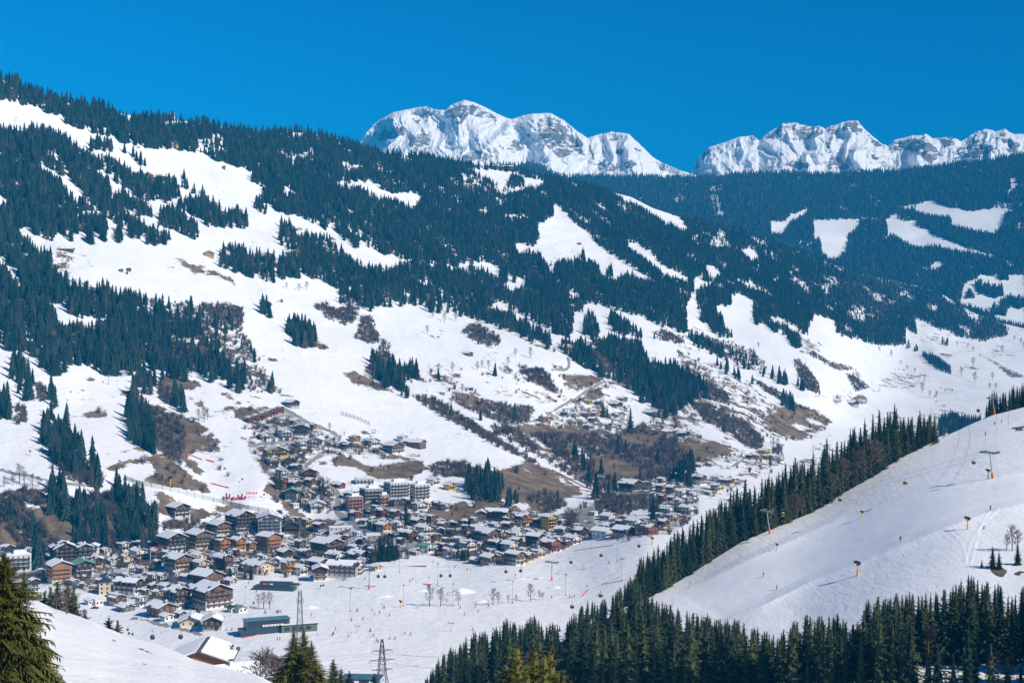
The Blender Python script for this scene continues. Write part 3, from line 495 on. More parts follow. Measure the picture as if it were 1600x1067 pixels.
for q in ([(425,573),(490,570),(520,540),(620,503),(580,550),(520,582),(480,640),(430,632)],[(625,563),(840,560),(832,610),(790,640),(780,710),(740,757),(690,752),(665,720),(660,660),(625,656)],[(962,565),(985,550),(1110,560),(1100,590),(1150,600),(1200,640),(1290,670),(1400,710),(1562,770),(1540,792),(1480,745),(1400,735),(1330,722),(1260,712),(1180,690),(1110,702),(1050,680),(1000,650),(970,640)],
 [(1010,508),(1100,488),(1170,473),(1250,500),(1350,520),(1480,508),(1562,478),(1572,520),(1510,540),(1500,600),(1460,637),(1360,620),(1260,602),(1260,560),(1180,555),(1060,522)],[(1530,370),(1562,373),(1577,410),(1545,442)],[(838,560),(965,560),(965,570),(840,568)],[(1305,965),(1318,860),(1400,818),(1620,815),(1620,1060),(1500,1045),(1440,1002),(1360,972)],[(1163,792),(1190,753),(1242,770),(1190,807)],[(1343,777),(1392,773),(1350,802)],[(240,95),(250,95),(250,100)],[(1305,320),(1335,318),(1335,335),(1310,335)],[(910,645),(980,640),(980,655)],[(1575,480),(1605,475),(1605,505),(1580,510)]): pf(0,q)
for q in ([(143,418),(208,418),(182,450),(218,540),(205,562),(163,556),(153,480)],[(-20,450),(52,452),(42,492),(-20,492)],[(548,672),(660,658),(570,712)],[(980,545),(1100,500),(1100,560),(990,560)],[(1480,480),(1600,480),(1560,520),(1480,510)],[(700,500),(800,510),(760,530)],[(1560,730),(1605,750),(1580,770)]): pf(7,q)
for q in ([(1110,560),(1150,550),(1260,565),(1265,600),(1180,610),(1120,600)],[(1375,860),(1400,850),(1410,880),(1440,855),(1450,885),(1500,875),(1505,915),(1440,920),(1390,905)],[(1325,925),(1345,890),(1370,925)],[(1490,955),(1530,925),(1605,935),(1605,970),(1520,965)],[(1445,995),(1460,960),(1480,985),(1520,960),(1520,1002)],[(1485,840),(1500,800),(1535,840)],[(1010,555),(1040,505),(1100,540),(1100,565),(1040,565)]): pf(1,q)
CMF[(CMF==1)&(fbm(_XX/11,_YY/6,3,63)<-0.44)]=7
# ---- turn the cover into surface attributes on a layer's ground points
def cover(layer, cm):
    jx=2.6*fbm(layer.PX/5,layer.PY/5,3,71); jy=2.0*fbm(layer.PX/5,layer.PY/5,3,72)
    c=look(cm,layer.PX+jx,layer.PY+jy)
    lut=np.zeros((9,4),np.float32)   # bare, dark, road, track
    lut[0]=(0.0,0,0,0); lut[1]=(0.78,0.85,0,0); lut[2]=(.92,0,0,0); lut[3]=(0.74,0.5,0,0); lut[4]=(0.48,0.6,0,0); lut[5]=(0.47,0.1,0,0); lut[6]=(0,0,1,0); lut[7]=(0.26,0.6,0,0); lut[8]=(0.54,0.5,0,0.8)
    a=lut[c]; out={}
    for k,n in enumerate(('bare','dark','road','track')): out[n]=(.5*blur(a[...,k],3)+.5*blur(a[...,k],30)) if n=='bare' else blur(a[...,k],5 if n=='dark' else 1)
    return out,c
# ================================================================== materials of the land
def terrain_mat():
    m,nt,b=newmat('snow_and_meadow'); pos=worldpos(nt)
    n1=noise(nt,0.05,9,0.72,scaled(nt,pos,(1.0,0.7,1.7))); n2=noise(nt,0.004,4,0.6,pos); n3=noise(nt,0.35,3,0.6,pos)
    bare=attr(nt,'bare'); dark=attr(nt,'dark'); road=attr(nt,'road'); trk=attr(nt,'track')
    n4=noise(nt,0.22,6,0.7,pos)
    lp=math_(nt,'ADD',bare, math_(nt,'ADD',math_(nt,'MULTIPLY',math_(nt,'SUBTRACT',n1,0.5),2.2),math_(nt,'MULTIPLY',math_(nt,'SUBTRACT',n4,0.5),0.8)))
    f=smooth(nt,lp,0.45,0.55)
    grass=mixc(nt,smooth(nt,noise(nt,0.045,8,0.72,pos),0.36,0.62),(0.105,0.070,0.042),(0.255,0.185,0.115))
    grass=mixc(nt,math_(nt,'MULTIPLY',smooth(nt,n3,0.45,0.7),0.4),grass,(0.08,0.055,0.035))
    soil_shade=mixc(nt,smooth(nt,n1,0.35,0.65),(0.035,0.030,0.026),(0.085,0.060,0.048))  # thicket earth; under the woods the trees' shade is put into this ground colour
    ground=mixc(nt,dark,grass,soil_shade)
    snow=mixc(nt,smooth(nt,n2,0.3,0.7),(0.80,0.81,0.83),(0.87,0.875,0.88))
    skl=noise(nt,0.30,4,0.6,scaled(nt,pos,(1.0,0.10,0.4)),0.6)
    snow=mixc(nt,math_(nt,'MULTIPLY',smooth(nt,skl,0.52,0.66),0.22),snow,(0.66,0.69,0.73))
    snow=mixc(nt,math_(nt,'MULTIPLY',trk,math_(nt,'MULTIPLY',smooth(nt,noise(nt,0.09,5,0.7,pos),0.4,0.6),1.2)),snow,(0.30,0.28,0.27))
    c=mixc(nt,f,snow,ground)
    rc=mixc(nt,smooth(nt,noise(nt,0.12,4,0.6,pos),0.35,0.7),(0.25,0.24,0.225),(0.36,0.34,0.32))
    c=mixc(nt,smooth(nt,math_(nt,'ADD',road,math_(nt,'MULTIPLY',math_(nt,'SUBTRACT',n3,0.5),0.3)),0.4,0.55),c,rc)
    nt.links.new(c,b.inputs['Base Color']); b.inputs['Roughness'].default_value=0.75; b.inputs['Specular IOR Level'].default_value=0.2
    h=math_(nt,'ADD',math_(nt,'MULTIPLY',noise(nt,0.12,6,0.6,pos),1.0),math_(nt,'MULTIPLY',f,-0.6))
    bump(nt,b,h,0.55,2.2); return m
def near_snow_mat():
    m,nt,b=newmat('trampled_snow'); pos=worldpos(nt)
    n1=noise(nt,0.5,6,0.65,pos); bare=attr(nt,'bare')
    f=smooth(nt,math_(nt,'ADD',bare,math_(nt,'MULTIPLY',math_(nt,'SUBTRACT',n1,0.5),0.9)),0.45,0.55)
    n2=noise(nt,0.03,5,0.6,pos)
    snow=mixc(nt,smooth(nt,n2,0.3,0.7),(0.71,0.725,0.75),(0.78,0.79,0.80))
    nt.links.new(mixc(nt,f,snow,(0.09,0.07,0.045)),b.inputs['Base Color']); b.inputs['Roughness'].default_value=0.6
    s=scaled(nt,pos,(1.0,0.35,1.0))
    h=math_(nt,'ADD',math_(nt,'MULTIPLY',noise(nt,0.35,5,0.6,s),1.0),math_(nt,'MULTIPLY',noise(nt,1.7,4,0.6,pos),0.22))
    bump(nt,b,h,0.75,0.45); return m
def hill_mat():
    m,nt,b=newmat('groomed_snow'); pos=worldpos(nt)
    bare=attr(nt,'bare'); n1=noise(nt,0.15,5,0.6,pos); trk=attr(nt,'track')
    f=smooth(nt,math_(nt,'ADD',bare,math_(nt,'MULTIPLY',math_(nt,'SUBTRACT',n1,0.5),1.8)),0.45,0.55)
    n2=noise(nt,0.02,5,0.6,pos)
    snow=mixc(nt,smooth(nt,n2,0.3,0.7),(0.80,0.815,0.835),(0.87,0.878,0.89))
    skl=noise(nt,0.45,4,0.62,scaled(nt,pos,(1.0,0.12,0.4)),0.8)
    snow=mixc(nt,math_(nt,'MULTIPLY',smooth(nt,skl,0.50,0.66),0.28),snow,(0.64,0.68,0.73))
    nt.links.new(mixc(nt,f,snow,mixc(nt,smooth(nt,n1,.35,.65),(0.06,0.045,0.03),(0.16,0.12,0.08))),b.inputs['Base Color']); b.inputs['Roughness'].default_value=0.65
    rough=math_(nt,'MULTIPLY_ADD',trk,-0.85,1.0)          # groomed lanes are smoother than the off-piste snow
    v=scaled(nt,pos,(1.0,0.30,1.0))
    h=math_(nt,'ADD',math_(nt,'MULTIPLY',noise(nt,0.33,6,0.66,v,1.0),rough),math_(nt,'MULTIPLY',noise(nt,0.03,3,0.5,pos),1.2))
    bump(nt,b,h,0.42,0.9); return m
def peak_mat():
    m,nt,b=newmat('snow_and_rock'); pos=worldpos(nt)
    rock=attr(nt,'rock'); n1=noise(nt,0.010,7,0.72,scaled(nt,pos,(1,1,2.2))); n2=noise(nt,0.0035,4,0.6,pos)
    f=smooth(nt,math_(nt,'ADD',rock,math_(nt,'MULTIPLY',math_(nt,'SUBTRACT',n1,0.5),1.5)),0.47,0.58)
    rc=mixc(nt,smooth(nt,n2,0.4,0.6),(0.12,0.12,0.125),(0.25,0.225,0.21))
    nt.links.new(mixc(nt,f,(0.86,0.87,0.88),rc),b.inputs['Base Color']); b.inputs['Roughness'].default_value=0.8
    bump(nt,b,noise(nt,0.010,6,0.6,pos),0.35,25.0); return m
M_LAND=terrain_mat(); M_NEAR=near_snow_mat(); M_HILL=hill_mat(); M_PEAK=peak_mat()
cov_main,_=cover(MAIN,CM); cov_far,_=cover(FAR,CMF)
_z=np.clip((MAIN.PY-360)/60,0,1)*np.clip((800-MAIN.PY)/30,0,1)
_t=np.clip(fbm(MAIN.PX/70+MAIN.PY/90,MAIN.PY/26,4,91)*1.6+.12,0,1)*np.maximum(.45+.55*np.clip((MAIN.PX-560)/200,0,1),.8*np.clip((MAIN.PY-540)/50,0,1))
cov_main['bare']=np.maximum(cov_main['bare'],(0.40+.03*np.clip((MAIN.PX-1000)/120,0,1))*_t*_z)
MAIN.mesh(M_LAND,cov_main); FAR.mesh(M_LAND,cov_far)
# ski hill cover
def hill_cover():
    L=HILL; cm=np.zeros((H,W),np.float32); tk=np.zeros((H,W),np.float32)
    fill(cm,[(560,1142),(560,1130),(680,1075),(780,1035),(880,1000),(960,960),(1030,960),(1100,1005),(1220,1030),(1290,1010),(1340,1010),(1370,990),(1500,980),(1560,970),(1600,985),(1660,985),(1660,1034),(1420,1032),(1410,1080),(1400,1142)],0.85)  # dark wood floor: shade beneath the spruces put into the ground cover
    for p in (Z('J',[(1440,535),(1480,520),(1525,550),(1500,580),(1465,570)]),Z('J',[(1545,562),(1575,545),(1610,540),(1610,560),(1565,575)]),Z('G',[(1180,740),(1215,725),(1210,745),(1130,775),(1100,790)]),Z('G',[(1545,682),(1600,668),(1600,690),(1560,692)]),Z('J',[(1405,340),(1425,330),(1420,360),(1408,362)]),Z('J',[(835,690),(860,685),(860,695)]),Z('J',[(1560,260),(1590,255),(1580,268)])): fill(cm,p,1)
    fill(tk,BENCH1+BENCH2[::-1],1); fill(tk,[(1470,690),(1500,673),(1600,636),(1660,620),(1660,660),(1600,690),(1500,692)],1)
    look_c=look(cm,L.PX,L.PY); a={'bare':.5*blur(look_c,2)+.5*blur(look_c,16),'track':blur(look(tk,L.PX,L.PY),4)}
    return a
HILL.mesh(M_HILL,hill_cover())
MOUND.build(M_NEAR)
def rockattr(L,seed,polys,base):
    m=np.zeros((H,W),np.float32)
    for p in polys: fill(m,p,1)
    g=look(m,L.PX+2*fbm(L.PX/4,L.PY/4,3,5),L.PY+2*fbm(L.PX/4,L.PY/4,3,6))
    gx=np.gradient(L.D,axis=1)/2.0; steep=np.clip(np.abs(gx)/60,0,1)      # steep flanks shed their snow
    nz=ridged(L.PX/16+L.PY/40,L.PY/9,4,seed+77)
    strata=np.sin(L.PY*.95+fbm(L.PX/22,L.PY/16,3,12)*7+L.PX*.16)*.5+.5
    g=g*(.82+.32*strata) if seed==5 else g
    return {'rock':np.clip(0.0+base*(nz-.25)+0.12*steep+0.54*g,0,1)}
MT1.mesh(M_PEAK,rockattr(MT1,3,[Z('B',q) for q in ([(150,330),(200,285),(310,295),(320,320),(250,350),(180,360)],[(330,240),(370,210),(440,215),(410,270),(360,280)],[(485,225),(560,190),(640,195),(720,240),(730,255),(640,250),(600,230),(560,285),(510,260)],[(310,390),(340,330),(410,320),(430,360),(420,400),(350,400)],[(920,260),(960,240),(990,250),(1060,300),(1140,420),(1150,450),(1080,420),(1020,440),(960,380),(920,320)],[(830,280),(890,330),(900,360),(850,320)],[(1240,345),(1300,345),(1300,365),(1260,365)],[(1280,400),(1320,395),(1320,425),(1280,420)],[(1365,390),(1400,395),(1395,420),(1370,410)],[(1190,470),(1230,440),(1290,480),(1270,500),(1210,500)],[(1310,460),(1360,440),(1380,470),(1330,490)],[(1150,360),(1180,420),(1190,480),(1165,430)],[(560,430),(640,400),(720,420),(700,460),(600,445)],[(740,380),(820,350),(860,400),(780,420)])],.34))
MT2.mesh(M_PEAK,rockattr(MT2,5,[Z('C',q) for q in ([(400,200),(480,130),(560,125),(650,145),(680,170),(640,190),(560,210),(540,160),(480,160),(430,200)],[(685,160),(720,140),(790,122),(830,118),(860,150),(840,180),(760,160),(720,180),(690,270),(680,220)],[(480,320),(540,300),(600,310),(620,330),(560,340)],[(690,340),(700,290),(740,280),(790,330),(760,345)],[(1000,215),(1080,190),(1140,185),(1170,220),(1220,270),(1170,320),(1120,280),(1060,250),(1000,260)],[(1200,200),(1270,190),(1275,225),(1230,240)],[(1250,300),(1300,240),(1380,180),(1440,220),(1480,250),(1440,290),(1330,285)],[(1480,175),(1520,170),(1570,240),(1530,270)],[(860,160),(900,200),(960,240),(900,230)],[(100,280),(140,245),(160,250),(110,300)],[(330,190),(350,180),(370,205),(340,205)],[(890,270),(930,270),(930,300),(900,300)],[(70,345),(90,290),(100,330)])],.50))
# ================================================================== trees
def foliage(name,c1,c2,inst=0.6,rough=0.8):
    m,nt,b=newmat(name); f=noise(nt,0.9,4,0.6,objpos(nt)); r=N(nt,'ShaderNodeObjectInfo').outputs['Random']
    c=mixc(nt,smooth(nt,math_(nt,'ADD',f,math_(nt,'MULTIPLY',math_(nt,'SUBTRACT',r,.5),inst)),0.25,0.75),c1,c2)
    nt.links.new(c,b.inputs['Base Color']); b.inputs['Roughness'].default_value=rough; b.inputs['Specular IOR Level'].default_value=0.15
    return m
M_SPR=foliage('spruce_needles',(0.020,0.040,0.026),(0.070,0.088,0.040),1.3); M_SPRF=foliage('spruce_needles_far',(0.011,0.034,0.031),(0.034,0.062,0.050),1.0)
M_SPRY=foliage('sunny_spruce_needles',(0.050,0.060,0.016),(0.135,0.125,0.030),0.3)  # yellower copy for near spruces, sunlight put into the needle colour
M_BARK=simple('bark',(0.10,0.075,0.055),0.9); M_TWIG=simple('twigs',(0.130,0.102,0.098),0.95,0.3,0.8,inst=0.7); M_TWIGV=simple('larch_twigs',(0.165,0.115,0.095),0.95,0.3,0.8,inst=0.5)
def spruce_far(seed):                                  # unit height 1
    r=random.Random(seed); mb=MB(); n=7
    for i in range(n):
        t=i/n; zt=min(1.0,t+0.30*(1-t*.5)+.02); zb=0.06+t*0.90; rad=(0.175*(1-t)**0.85+0.018)*r.uniform(.85,1.15); k=7; ph=r.uniform(0,6.3)
        ring=[]
        for j in range(2*k):
            a=ph+math.pi*j/k; q=rad*(r.uniform(.85,1.2) if j%2==0 else r.uniform(.42,.50)); z=zb-(0.02 if j%2==0 else -0.015)*r.uniform(.5,1.5)
            ring.append((q*math.cos(a),q*math.sin(a),z))
        ap=(r.uniform(-.006,.006),r.uniform(-.006,.006),zt)
        for j in range(2*k): mb.face([ap,ring[j],ring[(j+1)%(2*k)]])
    return mb
def kite(mb,p,d,up,L,wd,droop,mi=0):
    s=d.cross(up); s=s.normalized() if s.length>1e-6 else Vector((1,0,0))
    m=p+d*(L*.5)+Vector((0,0,-droop*L*.22)); t=p+d*L+Vector((0,0,-droop*L))
    mb.face([p,m-s*wd*.5,t,m+s*wd*.5],mi)
def spruce_crown(seed,levels,per,sub,R=0.17,base=0.08,jit=.18,taper=0.85,core=True,lean=0.5):
    """crown of unit height: whorls of drooping branches, each with `sub` hanging sprays"""
    r=random.Random(seed); mb=MB()
    for i in range(levels):
        t=(i+r.uniform(0,.8))/levels; z=base+(1-base)*t*0.985
        rad=R*(1-t)**taper*r.uniform(1-jit,1+jit*.9)+0.004; k=max(4,int(per*(1-t*.55)))
        ph=r.uniform(0,6.3)
        for j in range(k):
            a=ph+2*math.pi*j/k+r.uniform(-.25,.25); L=rad*r.uniform(.88-jit,1+jit)
            d=Vector((math.cos(a),math.sin(a),0.5*(t-0.40)+1.5*max(0,t-.78))).normalized(); up=Vector((0,0,1)); dr=0.42*(1-t)*r.uniform(.6,1.4)
            p=Vector((0,0,min(.985,z+r.uniform(-.7,.7)/levels)))
            kite(mb,p+d*L*.05,d,up,L,L*(.34 if sub<9 else .20)+(.004 if sub<9 else .001),dr)
            for q in range(sub):
                f=(q+r.uniform(.3,1))/(sub+.4); pp=p+d*(L*f)+Vector((0,0,-dr*L*f*f)); sgn=1 if q%2 else -1
                sd=(d*r.uniform(.35,.9)+d.cross(up)*sgn*r.uniform(.5,1.1)+Vector((0,0,-r.uniform(.15,lean)))).normalized()
                l2=L*(1.05-f*.72)*r.uniform(.36,.6); nrm=Vector((r.uniform(-.6,.6),r.uniform(-.6,.6),1))
                l2*=(1.0 if sub<9 else .74); kite(mb,pp,sd,nrm,l2,l2*(.42 if sub<9 else .26)+(.002 if sub<9 else .0008),r.uniform(.1,.5))
    if core:
        ring=[]; 
        for zz,q in ((base,.42),(0.4,.36),(0.7,.3),(0.97,.05)):
            rr=R*(1-(zz-base)/(1-base))**taper*q+.003; ring.append([(rr*math.cos(2*math.pi*j/7+zz),rr*math.sin(2*math.pi*j/7+zz),zz) for j in range(7)])
        for a,b in zip(ring[:-1],ring[1:]):
            for j in range(7): mb.face([a[j],a[(j+1)%7],b[(j+1)%7],b[j]])
    return mb
def trunk_mb(h=0.97,r0=0.014,low=-0.12):
    mb=MB(); mb.tube((0,0,low),(0,0,0.5),r0,r0*.6,7); mb.tube((0,0,0.5),(0,0,h),r0*.6,0.0015,6); return mb
def shrub_mb(seed,n=26,spread=.5,wid=.028):             # leafless bush of unit height
    r=random.Random(seed); mb=MB()
    for i in range(n):
        a=r.uniform(0,6.3); q=r.uniform(0,.22); p=Vector((q*math.cos(a),q*math.sin(a),0)); b=r.uniform(0,6.3); sp=r.uniform(.05,spread)
        t=Vector((p.x+sp*math.cos(b),p.y+sp*math.sin(b),r.uniform(.55,1.0))); m=p.lerp(t,.5)+Vector((r.uniform(-.05,.05),r.uniform(-.05,.05),.06))
        s=Vector((-math.sin(b+1.57*r.random()),math.cos(b),0)); w=wid*r.uniform(.6,1.5)
        mb.face([p-s*w*.5,p+s*w*.5,m+s*w*.8,t,m-s*w*.8])
        for k in range(3):
            u=p.lerp(t,r.uniform(.4,.9)); c=r.uniform(0,6.3); e=u+Vector((math.cos(c)*.2,math.sin(c)*.2,r.uniform(.05,.25))); s2=Vector((-math.sin(c),math.cos(c),0)); mb.face([u-s2*w*.4,u+s2*w*.4,e])
    return mb
def bare_tree_mb(seed,limbs=17,wid=.011):              # leafless broad-leaved tree of unit height: trunk, rising limbs, a haze of twigs
    r=random.Random(seed); tr=MB(); cr=MB(); lean=Vector((r.uniform(-.05,.05),r.uniform(-.05,.05),0))
    tr.tube((0,0,-.04),Vector((0,0,.35))+lean*.35,.026,.018,6); tr.tube(Vector((0,0,.35))+lean*.35,Vector((0,0,.93))+lean,.018,.003,5)
    def strip(p,q,w):
        d=(q-p); s=d.cross(Vector((r.uniform(-1,1),r.uniform(-1,1),.3))).normalized()*w; m=p.lerp(q,.55)+Vector((0,0,d.length*.06)); cr.face([p-s,p+s,m+s*.7,q,m-s*.7])
    for i in range(limbs):
        t=(i+r.random())/limbs; z=.20+.70*t; a=i*2.4+r.uniform(-.4,.4); L=(.34*(1-t)**.6+.07)*r.uniform(.8,1.2)*(1.0 if t>.12 else .75)
        d=Vector((math.cos(a),math.sin(a),r.uniform(.55,1.15)+t*.5)).normalized(); p=Vector((0,0,z))+lean*z; q=p+d*L
        cr.tube(p,q,.009*(1-t*.5),.003,3,0,False)
        for k in range(9):
            f=r.uniform(.25,1); u=p.lerp(q,f); e=(d+Vector((r.uniform(-1,1),r.uniform(-1,1),r.uniform(-.15,.8)))).normalized(); l=r.uniform(.07,.17); v=u+e*l; strip(u,v,wid*.5)
            for m in range(3):
                u2=u.lerp(v,r.uniform(.3,.9)); e2=(e+Vector((r.uniform(-.9,.9),r.uniform(-.9,.9),r.uniform(-.2,.5)))).normalized(); strip(u2,u2+e2*l*.6,wid*.36)
    return tr,cr
def proto(mb,name,mats): return bpy.data.objects.new(name,mb.mesh(name,mats))
M_LARF=foliage('larch_grey_brown',(0.050,0.046,0.040),(0.095,0.080,0.066),1.0)
FARV=[proto(spruce_far(i),'far_spruce_%02d'%i,M_SPRF if i<11 else M_LARF) for i in range(12)]
MIDM=[spruce_crown(100+i,21,11,4,R=(.155,.17,.185,.165,.195)[i%5],taper=.58,base=.05,lean=.8).mesh('spruce_crown_%d'%i,[M_SPR]) for i in range(7)]
SHV=[proto(shrub_mb(i),'bush_%02d'%i,M_TWIG) for i in range(6)]
# ---- woods on the hillside: one mass
def jgrid(x0,x1,y0,y1,sx,sy):
    X,Y=np.meshgrid(np.arange(x0,x1,sx),np.arange(y0,y1,sy)); X=X+RNG.uniform(0,sx,X.shape); Y=Y+RNG.uniform(0,sy,Y.shape); return X.ravel(),Y.ravel()
def onland(L,px,py,d): return np.stack([(px-CX)/F*d,d,EYE-(py-CY)/F*d],-1)
def wood(L,cm,x0,x1,y0,y1,sx,sy,hm,foot,codes,hmin=.6,hmax=1.25,frac=.45,down=0.6):
    X,Y=jgrid(x0,x1,y0,y1,sx,sy); ok=(Y>L.top(X)+.5)&(Y<L.bot(X)-1); X=X[ok];Y=Y[ok]
    d=L.at(X,Y); hm=hm*np.interp(d,[2000,4200],[1.0,.72]) if L is MAIN else hm
    hh=hm*RNG.uniform(hmin,hmax,len(X))*(1+.25*fbm(X/40,Y/30,2,33)); hp=hh*F/d
    c=look(cm,X,Y-frac*hp); pr=np.zeros(len(X))
    for code,k in codes.items(): pr[c==code]=k
    fp=foot*(hm*F/d)**2*(1.0); keep=RNG.uniform(0,1,len(X))<pr*np.minimum(1,sx*sy/fp)
    X=X[keep];Y=Y[keep];d=d[keep];hh=hh[keep]
    p=onland(L,X,Y,d); p[:,2]-=down; return p,hh,X,Y
p,hh,X,Y=wood(MAIN,CM,-180,1790,90,1000,2.2,1.8,19.5,.040,{1:1.0,7:.22,4:.16,3:.014},.48,1.28)
print('hillside trees',len(p))
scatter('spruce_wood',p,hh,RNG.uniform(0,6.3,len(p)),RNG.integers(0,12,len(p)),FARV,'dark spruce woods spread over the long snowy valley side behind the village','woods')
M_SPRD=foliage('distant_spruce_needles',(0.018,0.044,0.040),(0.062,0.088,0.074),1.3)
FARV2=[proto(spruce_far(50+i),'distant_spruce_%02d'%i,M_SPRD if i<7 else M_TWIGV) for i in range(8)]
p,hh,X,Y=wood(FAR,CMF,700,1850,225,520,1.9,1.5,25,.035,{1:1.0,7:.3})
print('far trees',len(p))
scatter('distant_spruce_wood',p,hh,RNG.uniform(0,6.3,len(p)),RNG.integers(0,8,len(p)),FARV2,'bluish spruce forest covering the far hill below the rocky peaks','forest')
p,hh,X,Y=wood(MAIN,CM,-60,1660,420,960,2.2,1.7,5.5,.26,{3:.9,4:.45,5:.07,2:.05,8:.22},.5,1.5,.3,.3)
print('bushes',len(p))
scatter('bare_thicket',p,hh,RNG.uniform(0,6.3,len(p)),RNG.integers(0,6,len(p)),SHV,'leafless brown bushes and saplings on the banks and gullies','bushes')
# ================================================================== houses
def plaster(n,c): return simple(n,c,0.85,0.12,0.35)
def timber(n,c): return simple(n,c,0.75,0.35,0.6,streak=(0.4,0.4,3.0))
PL={'white':plaster('white_plaster',(0.74,0.72,0.68)),'cream':plaster('cream_plaster',(0.62,0.52,0.36)),'yellow':plaster('yellow_plaster',(0.68,0.47,0.12)),'grey':plaster('grey_plaster',(0.40,0.40,0.40)),
    'pink':plaster('rosy_plaster',(0.50,0.33,0.27)),'green':plaster('green_plaster',(0.42,0.50,0.42)),'ochre':plaster('ochre_plaster',(0.55,0.32,0.12))}
TM={'dark':timber('dark_timber',(0.060,0.038,0.028)),'brown':timber('brown_timber',(0.135,0.072,0.042)),'orange':timber('honey_timber',(0.36,0.165,0.060)),'red':timber('red_timber',(0.21,0.055,0.040)),'grey':timber('weathered_timber',(0.15,0.125,0.105)),'yellow':timber('new_timber',(0.52,0.33,0.13))}
M_ROOF=simple('roof_sheet',(0.075,0.068,0.068),0.6,0.3,0.8); M_ROOFR=simple('red_roof',(0.16,0.05,0.045),0.7,0.25,0.8); M_ROOFG=simple('green_roof',(0.16,0.36,0.24),0.6,0.2,0.8); M_ROOFD=simple('slate_roof',(0.035,0.042,0.055),0.55,0.3,0.8); M_ROOFGD=simple('dark_green_roof',(0.04,0.085,0.075),0.55,0.2,0.8)
M_SNOW=simple('roof_snow',(0.84,0.85,0.87),0.7,0.04,0.6)
def glass_mat():
    m,nt,b=newmat('window_glass'); b.inputs['Base Color'].default_value=(0.02,0.028,0.035,1); b.inputs['Roughness'].default_value=0.12; b.inputs['Specular IOR Level'].default_value=0.6; return m
M_GLASS=glass_mat(); M_FRAME=simple('window_frame',(0.62,0.60,0.56),0.6,0.1)
# style: plaster, timber, roof, storeys of plaster, colour words
ST={'wt':('white','dark',M_ROOF,2,'white chalet with dark timber top'),'wb':('white','brown',M_ROOF,2,'white chalet with brown timber gable'),'dk':('grey','dark',M_ROOF,1,'dark timber chalet'),'br':('cream','brown',M_ROOF,1,'brown timber chalet'),'or':('cream','orange',M_ROOF,1,'honey coloured timber house'),
    'cr':('cream','brown',M_ROOF,2,'cream house with wooden gable'),'ww':('white','brown',M_ROOF,9,'white plastered house'),'ye':('yellow','dark',M_ROOF,9,'yellow house'),'rd':('white','red',M_ROOF,0,'red wooden house'),'gn':('white','dark',M_ROOFG,2,'white house under a green roof'),
    'gd':('white','dark',M_ROOFGD,1,'timber house under a dark green roof'),'rr':('white','red',M_ROOFR,1,'chalet with a red roof'),'ba':('grey','brown',M_ROOF,0,'brown wooden barn'),'bg':('grey','grey',M_ROOF,0,'weathered grey barn'),'bc':('cream','brown',M_ROOF,9,'cream walled barn'),'yw':('yellow','yellow',M_ROOF,0,'pale new timber hut'),
    'mo':('white','dark',M_ROOF,9,'white flat roofed apartment block'),'md':('grey','dark',M_ROOF,9,'grey flat roofed apartment block'),'mr':('pink','red',M_ROOF,9,'flat roofed block with red balconies'),'fl':('white','brown',M_ROOF,9,'white flat roofed building'),'tw':('cream','dark',M_ROOFD,9,'cream corner tower under a dark pyramid roof')}
M_WIN=None
def window_mesh(w,h):
    mb=MB(); mb.box((0,0,0),(0.10,w,h),1); mb.box((0.03,0,0),(0.10,w-.26,h-.26),0); mb.box((0.06,0,0),(0.08,.07,h-.26),1); return mb.mesh('window',[M_GLASS,M_FRAME])
WINM=window_mesh(1.25,1.45)
HOUSES=[]
